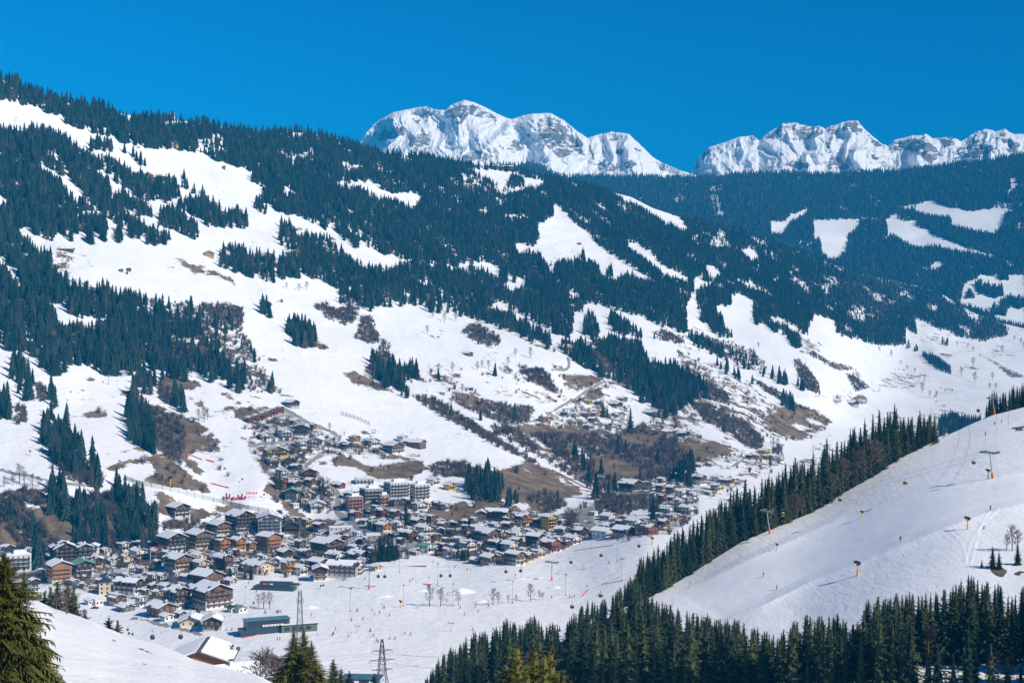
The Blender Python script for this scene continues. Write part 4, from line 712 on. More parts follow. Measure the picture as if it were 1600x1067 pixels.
def house(pos,rz,w,l,n,style,rnd,big=False,pitch=None,name='chalet',snow=0.93,sh=2.75):
    """front gable on local +X (width w), ridge along X (length l), n storeys"""
    pk,tk,rm,pst,_=ST[style]; P1,T1=PL[pk],TM[tk]; flat=style in('mo','md','mr','fl'); pyr=style=='tw'
    root=empty(name,pos,rz); H=n*sh; pit=(pitch if pitch is not None else rnd.uniform(.36,.46)); rise=0 if (flat or pyr) else w/2*pit
    x,y=l/2,w/2; low=-5.0; hp=min(pst,n)*sh
    # plaster storeys and timber storeys
    def ring(mb,z0,z1,e,mi,gable=False):
        a,b=x+e,y+e
        for (p,q) in (((a,-b),(a,b)),((a,b),(-a,b)),((-a,b),(-a,-b)),((-a,-b),(a,-b))):
            mb.face([(p[0],p[1],z0),(q[0],q[1],z0),(q[0],q[1],z1),(p[0],p[1],z1)],mi)
        if gable and rise>0:
            for sx in (1,-1): 
                g=[(sx*a,-b,z1),(sx*a,b,z1),(sx*a,0,z1+b*pit)]; mb.face(g if sx>0 else g[::-1],mi)
        if mi==0: mb.face([(-a,-b,z1),(a,-b,z1),(a,b,z1),(-a,b,z1)],mi)
    wins=[]; nf=max(2,int(w/3.1)); ns=max(2,int(l/3.4))
    for s in range(n):
        z=s*sh+1.55
        for i in range(nf): wins.append(('f',-y+(i+.5)*w/nf,z))
        for i in range(ns): wins.append(('s',-x+(i+.5)*l/ns,z))
    if rise>2.6 and big: wins.append(('f',0.0,H+rise*.30))
    wm=MB(); slots=[P1,M_GLASS]
    if hp>0:
        ring(wm,low,hp,0.0,0,gable=(hp>=H and rise>0))
    tm=MB()
    if hp<H: ring(tm,max(hp,low) if hp>0 else low,H,0.06,0,True)
    if not big:                                         # small in the picture: window panes are part of the wall
        for k,u,z in wins:
            mb=wm if z<hp else tm; o=.012 if z<hp else .072
            if k=='f': mb.face([(x+o,u-.6,z-.65),(x+o,u+.6,z-.65),(x+o,u+.6,z+.65),(x+o,u-.6,z+.65)],1)
            else: mb.face([(u-.6,-y-o,z-.65),(u+.6,-y-o,z-.65),(u+.6,-y-o,z+.65),(u-.6,-y-o,z+.65)],1)
    if wm.f: wm.build('wall',slots,root)
    if tm.f: tm.build('timber_wall',[T1,M_GLASS],root)
    if big:
        for k,u,z in wins:
            o=link('window',WINM); kid(o,root); e=.05 if z<hp else .11
            if k=='f': o.location=(x+e,u,z)
            else: o.location=(u,-y-e,z); o.rotation_euler=(0,0,-math.pi/2)
        db=MB(); db.box((0,0,0),(.12,1.5,2.2)); d=db.build('door',[T1],root); d.location=(x+.05,w*.22 if nf%2 else 0.9,1.1)
    # roof
    oh=0 if flat else min(1.5,.5+.07*w); rb=MB(); sb=MB()
    if flat:
        rb.box((0,0,H+.18),(l+.5,w+.5,.36)); rb.build('roof',[PL[pk] if pk!='pink' else M_ROOF],root)
        sb.box((0,0,H+.50),(l*.96,w*.94,.26)); 
        if n>=3: sb.box((-l*.12,w*.08,H+1.7),(l*.42,w*.5,2.2))
        sb.build('snow_cover',[M_SNOW],root)
    elif pyr:
        a,b=x+.7,y+.7
        for p,q in (((a,-b),(a,b)),((a,b),(-a,b)),((-a,b),(-a,-b)),((-a,-b),(a,-b))): rb.face([(p[0],p[1],H),(q[0],q[1],H),(0,0,H+w*.42)],0)
        rb.face([(-a,-b,H),(-a,b,H),(a,b,H),(a,-b,H)],0); rb.build('roof',[rm],root)
    else:
        b=y+oh; a=x+oh*1.1; th=.30; zr=H+y*pit+.06
        def rz_(yy): return zr-abs(yy)*pit
        for s in (1,-1):
            q=[(-a,0,zr),(a,0,zr),(a,s*b,rz_(b)),(-a,s*b,rz_(b))]; t=[(p[0],p[1],p[2]+th) for p in q]
            if s>0: q,t=q[::-1],t[::-1]
            rb.face(t if s<0 else t,0); rb.face(q[::-1],0)
            for i in range(4):
                j=(i+1)%4; rb.face([q[i],q[j],t[j],t[i]],0)
        rb.build('roof',[rm,T1],root)
        # snow lying on the roof, melted back here and there
        nx,nyy=max(5,int(l/1.3)),5; e=.34
        if snow>0:
            for s in (1,-1):
                sd=rnd.randint(0,999); cells=set(); lim=1.0
                for i in range(nx):
                    for j in range(nyy):
                        v=vnoise(np.array([i*.28]),np.array([j*.5]),sd)[0]
                        edge=(j==nyy-1)*.10+(j==0)*.05
                        if v<snow-edge-.02: cells.add((i,j))
                def pt(i,j,up): 
                    xx=-a+.12+(2*a-.24)*i/nx; yy=s*(.04+(b-.12)*j/nyy); return (xx,yy,rz_(yy)+th+(e if up else 0))
                for (i,j) in cells:
                    top=[pt(i,j,1),pt(i+1,j,1),pt(i+1,j+1,1),pt(i,j+1,1)]; bot=[pt(i,j,0),pt(i+1,j,0),pt(i+1,j+1,0),pt(i,j+1,0)]
                    sb.face(top if s<0 else top[::-1])
                    for (di,dj,k1,k2) in ((0,-1,0,1),(1,0,1,2),(0,1,2,3),(-1,0,3,0)):
                        if (i+di,j+dj) not in cells: sb.face([bot[k1],bot[k2],top[k2],top[k1]])
            if sb.f: sb.build('snow_cover',[M_SNOW],root)
        if l>8:
            cb=MB(); cb.box((0,0,0),(.8,.8,1.9),0); cb.box((0,0,1.05),(1.0,1.0,.2),1); c=cb.build('chimney',[PL['white'],M_ROOF],root); c.location=(rnd.uniform(-.25,.25)*l,y*.25,zr+.5)
    # balconies along the sunny front
    if n>=2 and style not in('ba','bg','bc','tw','yw'):
        bm=TM['dark'] if flat and style!='mr' else T1
        for s in range(1,n+(1 if (rise>3 and n>1) else 0)):
            z=s*sh; ww=w*.92 if z<H-.1 else w*.5
            bb=MB(); bb.box((x+.75,0,z),(1.5,ww,.18),0); bb.box((x+1.46,0,z+.46),(.08,ww,.72),1)
            for sy in (-1,1): bb.box((x+.75,sy*(ww/2-.04),z+.52),(1.34,.08,.92),1)
            bb.build('balcony',[T1,bm],root)
        if big and n>=3:
            for s in range(1,n):
                bb=MB(); bb.box((0,-y-.6,s*sh),(l*.9,1.2,.18),0); bb.box((0,-y-1.16,s*sh+.52),(l*.9,.08,.92),1); bb.build('balcony',[T1,bm],root)
    return root
# region, base x, base y, apparent width, style, storeys, zone[, facing]
A0,AF,AL,AW=-46,-82,6,-20      # gable to the right front / to the viewer / long side to the viewer / gable to the right
HT=[
 # the old centre below the wooded bank
 ('a',150,690,300,'mo',4,'C1',-70),('a',60,560,150,'wt',3,'C1'),('a',580,620,330,'dk',4,'C1',-62),('a',760,600,210,'wt',4,'C1',-58),('a',530,780,280,'or',4,'C1',-55),('a',755,722,255,'gn',3,'C1',-62),
 ('a',1040,612,135,'ww',1,'C1'),('a',1165,580,150,'or',1,'C1'),('a',965,892,135,'tw',3,'C2',-78),('a',1180,905,290,'wt',3,'C2',-22),('a',310,872,100,'wt',3,'C1'),('a',340,937,90,'rd',1,'C1'),('a',1070,1002,210,'br',2,'C2'),('a',1155,1052,200,'bg',1,'C2'),('a',1300,1002,120,'wb',2,'C2'),
 ('a',830,985,110,'ww',1,'C2'),('a',900,990,120,'fl',1,'C2'),
 ('b',460,187,250,'wt',3,'C3'),('b',1030,335,320,'wt',5,'C4'),('b',1300,352,290,'ww',5,'C4',AF),('b',1512,345,180,'gd',3,'C4',AF),('b',850,348,235,'cr',3,'C4'),('b',400,512,310,'wt',4,'C3'),('b',650,478,280,'cr',4,'C3'),('b',860,492,190,'or',3,'C4'),('b',1012,492,170,'or',3,'C4'),('b',1130,482,110,'or',2,'C4'),('b',1300,494,245,'or',4,'C4'),
 ('b',92,560,190,'wt',2,'C3'),('b',262,556,150,'dk',2,'C3'),('b',460,678,300,'cr',3,'C5'),('b',672,668,170,'cr',2,'C5'),('b',1200,708,330,'bc',2,'C6'),('b',1255,602,130,'ww',2,'C6'),('b',880,662,200,'br',3,'C5'),('b',650,562,170,'br',1,'C5'),('b',720,805,330,'ba',2,'C5'),('b',950,798,130,'dk',1,'C5'),('b',540,760,140,'dk',1,'C5'),('b',270,905,110,'br',1,'C5'),('b',340,850,150,'br',1,'C5'),
 ('d',715,472,310,'ba',2,'C2'),('d',860,402,270,'wt',4,'C2'),('d',1180,412,440,'wb',4,'C2',-52),('d',1450,425,150,'gn',1,'C7'),('d',1380,420,120,'gd',1,'C7'),('d',990,552,260,'br',1,'C7',AF),('d',1190,592,220,'dk',2,'C7',AF),('d',770,502,150,'ww',1,'C7'),('d',900,470,120,'bg',1,'C7'),
 # between the piste foot and the centre
 ('c',470,812,210,'dk',2,'C6'),('c',290,942,150,'or',3,'C6'),('c',410,952,150,'wt',2,'C6'),('c',580,902,220,'dk',2,'C6'),('c',260,802,170,'dk',2,'C6'),('c',650,768,340,'br',3,'C8'),('c',900,722,150,'wt',1,'C8'),('c',1050,722,140,'br',1,'C8'),('c',735,832,200,'wt',2,'C8'),('c',945,835,240,'dk',2,'C8'),('c',990,842,110,'wt',1,'C8'),('c',590,1002,170,'wt',3,'C8',AF),('c',820,988,360,'ww',3,'C8',-14),
 ('c',1110,905,110,'or',1,'C8'),('c',740,642,170,'dk',1,'C8'),('c',780,552,260,'fl',1,'C8',AL),('c',1080,622,190,'md',1,'C8',AL),('c',930,580,90,'fl',1,'C8'),('c',560,700,120,'wt',2,'C6'),
 # modern blocks under the brown meadow
 ('c',1000,122,215,'mo',2,'M',AF),('c',1065,282,250,'md',4,'M',-60),('c',1300,252,270,'mo',5,'M',-60),('c',1515,262,210,'mo',5,'M',-60),('c',905,352,190,'mr',4,'M',-60),('c',1180,300,110,'mr',3,'M',-60),
 # chalets left of the road bend
 ('c',500,122,100,'br',2,'W'),('c',350,152,150,'dk',2,'W'),('c',325,257,140,'gn',3,'W',AF),('c',490,217,120,'br',1,'W',AF),('c',560,352,190,'wt',2,'W',AF),('c',350,317,100,'fl',1,'W'),('c',560,235,110,'gd',1,'W'),('c',762,140,140,'rd',1,'W'),('c',870,250,140,'dk',2,'W'),
 ('c',920,437,110,'rr',2,'X'),('c',1160,407,110,'rd',2,'X'),('c',1050,417,130,'gd',2,'X'),('c',1280,422,100,'dk',2,'X'),('c',1180,547,160,'or',2,'X'),('c',1310,527,125,'ww',2,'X'),('c',1070,512,100,'wt',2,'X'),('c',1490,502,140,'br',2,'X'),('c',1200,470,100,'wt',1,'X'),('c',1010,470,90,'br',1,'X'),
 # foot of the brown slope and the piste side quarter
 ('g',1290,582,260,'dk',3,'Y',-20),('g',1500,612,130,'cr',3,'Y'),('g',1000,592,90,'rd',1,'Y'),('g',1190,752,310,'br',2,'Z'),('g',1250,822,180,'rr',2,'Z'),('g',1010,842,190,'ww',2,'Z'),('g',860,722,120,'dk',2,'Z'),('g',630,862,150,'gn',2,'Z'),('g',460,852,90,'gn',1,'Z'),('g',540,886,140,'dk',1,'Z'),('g',710,762,110,'br',2,'Z'),('g',610,692,190,'wb',2,'Z'),('g',460,742,170,'rd',2,'Z'),('g',610,770,130,'ww',2,'Z'),
 ('g',690,237,130,'wt',2,'V'),('g',840,282,110,'ye',2,'V'),('g',560,472,180,'wt',2,'V'),('g',720,452,90,'br',2,'V'),('g',800,467,80,'ww',2,'V'),('g',480,440,100,'dk',2,'V'),('g',1220,977,200,'dk',2,'Z'),('g',1410,962,200,'wt',2,'Z'),('g',1400,852,170,'wt',2,'Z'),('g',1090,962,140,'bg',1,'Z'),('g',930,760,110,'wt',1,'Z'),('g',780,650,100,'br',2,'Z'),('g',1080,650,110,'wt',1,'Z'),('g',900,640,120,'dk',2,'Z'),('g',1100,720,110,'br',1,'Z'),('g',1230,650,120,'wt',1,'Z'),
 ('k',285,272,170,'br',2,'Y'),('k',540,282,200,'or',3,'Y'),('k',870,352,250,'ye',4,'Y'),('k',420,492,240,'wt',2,'Z'),('k',420,582,190,'dk',2,'Z'),('k',680,592,300,'wt',3,'Z'),('k',890,682,320,'rr',3,'Z'),('k',1100,612,130,'br',2,'Z'),('k',1200,562,280,'wt',2,'Z'),('k',1300,452,250,'dk',2,'Y'),('k',1050,392,240,'dk',1,'Y'),('k',710,742,260,'cr',2,'Z'),('k',400,852,300,'wb',3,'Z'),('k',560,802,230,'br',2,'Z'),('k',120,622,220,'dk',2,'Z'),('k',120,362,180,'wt',2,'Z'),('k',290,352,170,'dk',2,'Y'),('k',980,500,130,'wt',1,'Z'),('k',720,300,150,'dk',2,'Y'),('k',430,380,150,'wt',1,'Z'),
 # far end of the village behind the river wood
 ('h',980,242,240,'dk',3,'U'),('h',1170,217,130,'wt',2,'U'),('h',1260,227,100,'or',2,'U'),('h',1355,242,100,'br',2,'U'),('h',1430,207,80,'wb',2,'U'),('h',1450,282,130,'wt',2,'U'),('h',1310,452,160,'ww',2,'U'),('h',1510,442,170,'wt',2,'U'),('h',1370,512,110,'cr',2,'U'),('h',1280,572,120,'br',2,'U'),('h',770,582,160,'ww',1,'T'),('h',780,492,170,'wt',1,'T'),('h',1020,572,180,'ww',2,'T'),('h',720,672,220,'wt',2,'T'),('h',920,662,230,'dk',2,'T'),('h',1140,642,220,'rd',2,'T'),('h',640,452,110,'fl',1,'T'),('h',1550,300,110,'wt',2,'U'),('h',1540,110,120,'ww',2,'U'),
 ('i',545,472,160,'wb',3,'S'),('i',715,442,120,'wt',2,'S'),('i',812,472,140,'br',2,'S'),('i',715,527,130,'cr',2,'S'),('i',655,297,100,'dk',1,'S'),('i',555,302,80,'dk',1,'S'),('i',1085,237,100,'or',2,'R'),('i',1015,232,70,'dk',2,'R'),('i',1150,187,120,'ye',2,'R'),('i',1180,237,80,'br',2,'R'),('i',1290,257,90,'wt',2,'R'),('i',370,542,100,'wt',1,'S'),('i',490,572,120,'ww',1,'S'),('i',640,560,90,'br',1,'S'),
 # the quarter on the slope above the nursery piste
 ('e',175,247,80,'rd',2,'Q'),('e',235,227,80,'rd',2,'Q'),('e',292,207,80,'rd',2,'Q'),('e',347,187,80,'rd',2,'Q'),('e',402,170,80,'rd',2,'Q'),('e',457,152,80,'rd',2,'Q'),
 ('e',560,112,170,'dk',2,'P'),('e',592,257,120,'dk',1,'P'),('e',640,382,200,'gd',3,'P',AF),('e',500,402,170,'ww',3,'P',-58),('e',320,410,130,'wb',2,'P',-62),('e',795,462,140,'wt',2,'P',AF),('e',650,482,120,'wt',2,'P'),('e',420,572,280,'ye',2,'P',-74),('e',395,642,150,'wb',2,'P',-62),('e',545,657,140,'gd',2,'P',-70),('e',765,314,70,'or',2,'P'),('e',690,562,100,'rr',1,'P'),('e',765,520,90,'ww',1,'P'),('e',360,310,130,'dk',1,'P'),
 ('e',1150,432,110,'or',2,'N'),('e',1300,472,180,'wt',2,'N'),('e',1070,502,140,'dk',2,'N'),('e',1510,542,220,'wb',3,'N'),('e',1590,427,100,'wt',2,'N'),('E',345,778,125,'ba',2,'N',-30),
 # the hamlet on the brown terrace
 ('f',410,607,100,'mr',3,'L'),('f',500,580,90,'or',1,'L'),('f',595,547,60,'dk',2,'L'),('f',635,552,60,'wb',2,'L'),('f',710,557,80,'wt',2,'L'),('f',795,552,80,'rd',2,'L'),('f',880,552,80,'or',2,'L'),('f',675,617,90,'ww',2,'L'),('f',770,622,100,'fl',2,'L'),('f',830,667,100,'md',2,'L'),('f',865,602,90,'br',2,'L'),('f',955,642,90,'mo',2,'L'),('f',1035,662,90,'wt',2,'L'),('f',1130,642,100,'ww',1,'L'),('f',1100,552,140,'dk',1,'L'),('f',830,432,60,'ye',2,'L'),('f',915,442,70,'dk',2,'L'),('f',1080,467,130,'dk',2,'L'),('f',1130,397,120,'bg',1,'L'),('f',1430,552,200,'ba',2,'L'),('f',910,122,80,'rd',2,'L'),('f',980,172,80,'bg',1,'L'),
 # single houses and huts on the slopes
 ('E',1050,330,66,'ye',3,'K1'),('E',592,346,56,'ba',1,'K2'),('A',967,897,46,'yw',2,'K3',AF),('A',800,386,60,'yw',1,'K4',AF),('A',790,251,38,'wt',2,'K5'),('A',1350,897,80,'or',2,'K6'),('A',1037,490,14,'bg',2,'K7'),('A',305,873,70,'ba',1,'K8',AL),('B',705,483,56,'ba',1,'K9',AL),('B',775,487,60,'rd',1,'K10',AL),('D',565,438,50,'dk',1,'K11'),('A',1380,775,34,'br',1,'K12'),
 ('G',728,567,50,'wt',2,'K13'),('G',800,580,80,'dk',2,'K13'),('G',850,572,46,'ww',2,'K13'),('G',25,725,60,'dk',2,'K14'),('B',1110,838,20,'ba',1,'K15'),('A',595,960,24,'ba',1,'K16'),('A',560,964,20,'bg',1,'K16'),('E',610,505,20,'ba',1,'K17'),('B',600,915,24,'ba',1,'K18')]
ZR['k']=(760,790,.1125)
WHERE={'C1':'below the wooded bank in the near left of the village','C2':'in the near row of the village by the big barn','C3':'at the foot of the spruce bank','C4':'beside the foot of the steep piste','C5':'around the car park and long hall','C6':'beside the upper lift station','C7':'next to the lower lift station','C8':'between the main road and the wide piste','M':'under the brown meadow','W':'left of the road bend','X':'right of the main road below the modern blocks',
 'Y':'at the foot of the brown slope behind the village','Z':'along the upper edge of the wide piste','V':'on the brown slope right of the modern blocks','U':'beyond the river wood','T':'at the far end of the wide piste','S':'beyond the valley beside the ridge forest','R':'on the knoll above the ridge forest','Q':'in the stepped red terrace row','P':'on the slope above the steep piste','N':'on the edge above the brown meadow','L':'in the hamlet on the brown terrace',
 'K1':'alone at the end of the bend high above the hamlet','K2':'alone in the middle of the open snow slope','K3':'in front of the dark row of spruces high on the slope','K4':'at the top edge of the long upper piste','K5':'on the bare spot of the left skyline','K6':'with its terrace between two spruce woods','K7':'alone on the wide upper piste','K8':'beside the brown scree high on the left','K9':'on the ridge below the white mountain, nearer the left','K10':'on the ridge below the white mountain, nearer the right','K11':'beside the lift under the left spruce wood','K12':'at the lower edge of the upper spruce wood','K13':'in the distant side valley','K14':'above the bare thicket at the valley bend','K15':'high in the steep white clearing','K16':'on the upper snow field left of the brown scar','K17':'on the slope beside the lone tree','K18':'under the long dark wood'}
ORD=['first','second','third','fourth','fifth','sixth','seventh','eighth','ninth','tenth','eleventh','twelfth','thirteenth','fourteenth','fifteenth','sixteenth','seventeenth','eighteenth','nineteenth','twentieth','twenty-first','twenty-second','twenty-third','twenty-fourth']
def kind_name(st): return {'ba':'barn','bg':'barn','bc':'barn','yw':'hut','mo':'apartment_block','md':'apartment_block','mr':'apartment_block','tw':'hotel'}.get(st,'chalet')
FOOT=[]
def build_houses():
    rec=[]
    for row in HT:
        r,bx,by,w,st,n,z=row[:7]; x0,y0,s=ZR[r]; px,py,wp=x0+bx*s,y0+by*s,w*s
        ang=row[7] if len(row)>7 else A0
        rnd=random.Random(int(px*13+py*7)); ang+=rnd.uniform(-7,7) if ang in(A0,AF,AL) else 0
        d=float(MAIN.at(px,py-.10*wp)); app=wp*d/F*(.90 if (wp>20 and z not in('L',) and not z.startswith('K')) else .97); rz=math.radians(ang)
        asp=rnd.uniform(1.05,1.35)
        if ang>-35: asp=1.9
        if st in('mo','md','mr'): asp=0.75
        ww=app/(abs(math.sin(rz))+asp*abs(math.cos(rz))); ll=ww*asp
        if z in('K5','K7'): asp=1
        sh=2.75 if z!='Q' else 2.6
        q=Vector(P(px,py-.10*wp,d)); q.y+=ww*.25
        pos=(q.x,q.y,q.z)
        big=wp>=33
        sn=rnd.choice((.99,.95,.88,.80,.70,.62))
        if st in('gn','gd'): sn=rnd.choice((0,.35))
        if st=='rr': sn=.55
        nm=kind_name(st)
        if wp>=48 and nm=='chalet': nm='hotel'
        h=house(pos,rz,ww,ll,n,st,rnd,big,None,nm,sn,sh)
        size='large ' if wp>44 else ('small ' if wp<18 else '')
        desc=size+('%s-storey '%({1:'one',2:'two',3:'three',4:'four',5:'five'}[n]) if wp>=30 and n>1 else '')+ST[st][4]
        if wp>=48 and nm=='hotel' and 'house' in desc: desc=desc.replace('house','hotel')
        elif wp>=48 and nm=='hotel' and 'chalet' in desc: desc=desc.replace('chalet','hotel')
        rec.append([h,desc,z,px,py,nm]); FOOT.append((px,py,wp,z))
    from collections import defaultdict
    g=defaultdict(list)
    for t in rec: g[(t[1],t[2])].append(t)
    for (desc,z),l in g.items():
        l.sort(key=lambda t:t[3])
        for i,t in enumerate(l):
            lab=desc+' '+WHERE[z]
            if len(l)>1:
                lab=(ORD[i]+' from the left of the '+desc.replace('house','houses',1).replace('chalet','chalets',1).replace('block','blocks',1).replace('barn','barns',1).replace('hotel','hotels',1)+' '+WHERE[z])
            ws=lab.split()
            if len(ws)>16:
                lab=lab.replace('flat roofed ','').replace(' coloured','').replace(' with brown timber gable',' with gable').replace(' with dark timber top','').replace('from the left of the','from left of')
                ws=lab.split(); lab=' '.join(ws[:16])
            t[0]['label']=lab; t[0]['category']={'apartment_block':'apartment block'}.get(t[5],t[5]); t[0]['group']='houses of the village' if not z.startswith('K') and z!='L' else ('houses of the hamlet' if z=='L' else 'huts on the slopes')
def fillers():
    r=random.Random(77); base=[]
    for row in HT:
        if row[6].startswith('K') or row[6] in 'LQVNPR': continue
        x0,y0,s=ZR[row[0]]; base.append((x0+row[1]*s,y0+row[2]*s,row[3]*s,row[6]))
    occ=[b[:3] for b in base]; n=0; t=0
    roads=blur((CM==6).astype(np.float32),6)
    while n<135 and t<16000:
        t+=1; b=r.choice(base); px=b[0]+r.uniform(-55,55); py=b[1]+r.uniform(-24,24); w=r.uniform(11,21)
        if look(CM,px,py)!=8 or look(CM,px-w/2,py)!=8 or look(CM,px+w/2,py)!=8 or float(look(roads,px,py))>.02: continue
        ok=True
        for (ox,oy,ow) in occ:
            if abs(ox-px)<(ow+w)*.40 and (-.60*w<oy-py<.60*w+.12*ow or -.75*ow<py-oy<.25*ow and oy<py and abs(oy-py)<.45*w): ok=False; break
        if not ok: continue
        occ.append((px,py,w)); n+=1
        z=min(base,key=lambda q:(q[0]-px)**2+(q[1]-py)**2*4)[3]
        HT.append(('O',px,py,w,r.choice(('wt','wt','wb','br','dk','ww','cr','br','dk','rd','bg')),r.choice((1,1,2,2)),z,A0 if r.random()<.8 else AF))
fillers()
build_houses()
# ================================================================== single trees
def plural(s): return s
def ordlab(items, what, where):
    what=what.replace('bare tree','bare tree')
    """items: list of (px, obj); gives each a label telling its place in the row"""
    items.sort(key=lambda t:t[0]); n=len(items)
    for i,(x,o) in enumerate(items):
        if n==1: o['label']='single '+what+' '+where
        elif i<15: o['label']=ORD[i]+' from left of the '+what+'s '+where
        elif n-i<=15: o['label']=ORD[n-1-i]+' from right of the '+what+'s '+where
        else: o['label']='middle '+what+' %s of the right end '%('just left','left','well left','far left')[min(3,(n-16-i)//4)]+where
def set_obj(o,p,h,rz,wx=1.0): o.location=p; o.rotation_euler=(0,0,rz); o.scale=(h*wx,h*wx,h)
TRUNK=trunk_mb().mesh('trunk',[M_BARK])
def spruce_thing(p,h,cm,wx=1.0,rz=0.0,group=None,label=None,cat='spruce'):
    r=empty('spruce_tree',p,rz); r.scale=(h*wx,h*wx,h); tag(r,label,cat,group)
    c=link('crown',cm); kid(c,r); t=link('trunk',TRUNK); kid(t,r); return r
rt=random.Random(5)
RIDGE_TOP=[(960,925),(985,900),(992,896),(1002,862),(1018,852),(1030,846),(1045,838),(1060,822),(1075,818),(1094,795),(1110,780),(1141,757),(1161,746),(1195,741),(1229,708),(1249,697),(1296,664),(1330,650),(1347,637),(1374,628),(1397,627),(1412,642),(1435,637),(1465,640),(1470,700)]
LOW_TOP=[(560,1120),(640,1085),(668,1052),(684,1028),(700,1006),(722,1000),(734,985),(770,981),(792,962),(812,972),(834,953),(850,975),(862,967),(880,972),(888,963),(900,950),(918,933),(935,936),(958,926),(975,905),(992,898),(1008,915),(1022,931),(1050,940),(1070,950),(1094,950),(1127,960),(1154,963),(1178,974),(1200,985),(1222,980),(1240,968),(1262,953),(1289,960),(1310,955),(1330,968),(1347,967),(1354,930),(1381,926),(1414,920),(1448,920),(1482,916),(1512,893),(1539,903),(1560,906),(1580,923),(1600,910),(1660,905)]
f1=line(RIDGE_TOP); f2=line(LOW_TOP)
CAND=[]
for k,dd in enumerate((2,7,14,24,38,55)):
    x=985.0
    while x<1468:
        px=x+rt.uniform(-4,4); b=HILL.backpt(px,dd+rt.uniform(-1.5,3)); d=b.y
        pxx=CX+b.x/d*F; zt=EYE-(float(f1(pxx))-CY)/F*d; al=zt-b.z
        h=min(rt.uniform(24,34),al*rt.uniform(.80,1.03)) if k>0 else min(rt.uniform(13,26),al*rt.uniform(.6,1.0))
        if h>8: CAND.append((h*F/d*(1.25 if k<3 else .7),tuple(b),h,'r',pxx))
        x+=(8.5,8.5,9,10,12,14)[k]
clear=np.zeros((H,W),np.uint8); fill(clear,Z('J',[(1070,955),(1150,985),(1300,975),(1430,985),(1660,990),(1660,1300),(1080,1300),(1055,1010)]),1)
Xs,Ys=jgrid(640,1655,900,1150,24,13)
HLOW=lambda px: np.interp(px,[640,900,1250,1450,1660],[25,27,26,25,24])
for px,py in zip(Xs,Ys):
    cr=float(HILL.top(px)); 
    if py<cr+1: continue
    if look(clear,px,py): continue
    d=float(HILL.at(px,py)); tp=float(f2(px)); al=(py-tp)*d/F; h=min(float(HLOW(px))*rt.uniform(.72,1.12),al*rt.uniform(.9,1.02))
    if h<9: continue
    if 1345<px and py<1020 and False: continue
    CAND.append((h*F/d*(.75 if py>1110 else 1.0),P(px,py,d),h,'l',px))
# behind the lower crest on the left, trees that stand on the far side
for k,dd in enumerate((4,12,22,35)):
    x=655.0
    while x<1040:
        px=x+rt.uniform(-5,5); b=HILL.backpt(px,dd); d=b.y; pxx=CX+b.x/d*F; al=EYE-(float(f2(pxx))-CY)/F*d-b.z; h=min(rt.uniform(20,30),al*rt.uniform(.9,1.02))
        if h>8: CAND.append((h*F/d,tuple(b),h,'l',pxx))
        x+=17
CAND.sort(reverse=True)
ind,rest=CAND[:190],CAND[190:]
for s,b,h,w,px in ind:
    spruce_thing((b[0],b[1],b[2]-.4),h,MIDM[rt.randrange(7)],rt.uniform(.82,1.22),rt.uniform(0,6.3),'spruces of the ridge wood' if w=='r' else 'spruces of the lower wood','dark spruce in the dense wood along the edge of the ski hill' if w=='r' else 'dark spruce in the big wood below the groomed ski hill')
if rest:
    MIDV=[bpy.data.objects.new('wood_spruce_%d'%i,m) for i,m in enumerate(MIDM)]
    scatter('spruce_wood_on_ski_hill',[(c[1][0],c[1][1],c[1][2]-.4) for c in rest],[c[2] for c in rest],[rt.uniform(0,6.3) for c in rest],[rt.randrange(7) for c in rest],MIDV,'inner spruces filling the woods round the ski hill','woods')
# spruces that stand alone on the hill slope at the right edge
for px,py,hp,lab in ((1534,887,14,'tiny spruce left of the twin spruces on the snowy edge'),(1551,886,34,'left one of the twin spruces over the brown bank'),(1561,889,28,'right one of the twin spruces over the brown bank'),(1590,882,36,'single spruce on the blue shaded snow at the right edge'),(1449,1075,46,'small spruce on the snow clearing by the big wood'),(1523,1078,66,'tall spruce on the snow clearing near the bare larches')):
    d=float(HILL.at(px,min(py,1140))); spruce_thing(P(px,py,d),hp*d/F,MIDM[rt.randrange(7)],1.25,rt.uniform(0,6),None,lab)
# upper right edge: wood behind the top of the slope
for i in range(34):
    px=1542+i*3.8+rt.uniform(-2,2); b=HILL.backpt(px,rt.uniform(3,25)); d=b.y; pyt=np.interp(px,[1540,1548,1575,1585,1600,1660],[625,607,606,598,593,585])+rt.uniform(0,9); h=(EYE-(pyt-CY)/F*d)-b.z
    if h>5: spruce_thing(tuple(b),min(h,34),MIDM[rt.randrange(7)],rt.uniform(.9,1.2),rt.uniform(0,6),'spruces on the upper skyline','dark spruce behind the top edge of the ski hill at the far right')
# trees near the viewer
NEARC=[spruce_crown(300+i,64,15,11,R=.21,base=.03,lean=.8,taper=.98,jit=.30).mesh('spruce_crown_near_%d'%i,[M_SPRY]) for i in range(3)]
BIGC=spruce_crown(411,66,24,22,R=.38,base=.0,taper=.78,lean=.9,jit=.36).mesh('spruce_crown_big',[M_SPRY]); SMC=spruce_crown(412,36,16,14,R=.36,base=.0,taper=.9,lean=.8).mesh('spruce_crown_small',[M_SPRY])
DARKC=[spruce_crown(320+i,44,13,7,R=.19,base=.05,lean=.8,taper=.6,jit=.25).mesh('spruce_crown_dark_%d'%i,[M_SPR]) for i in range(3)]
def near_spruce(px,pytop,d,zb,cm,wx,lab,grp=None):
    zt=EYE-(pytop-CY)/F*d; zg=zb if zb is not None else float(MOUND.z(px,np.array(float(d))))-.1
    return spruce_thing(((px-CX)/F*d,d,zg),zt-zg,cm,wx,rt.uniform(0,6),grp,lab)
near_spruce(6,858,44,None,BIGC,1.0,'big sunlit spruce at the left edge nearest to the viewer')
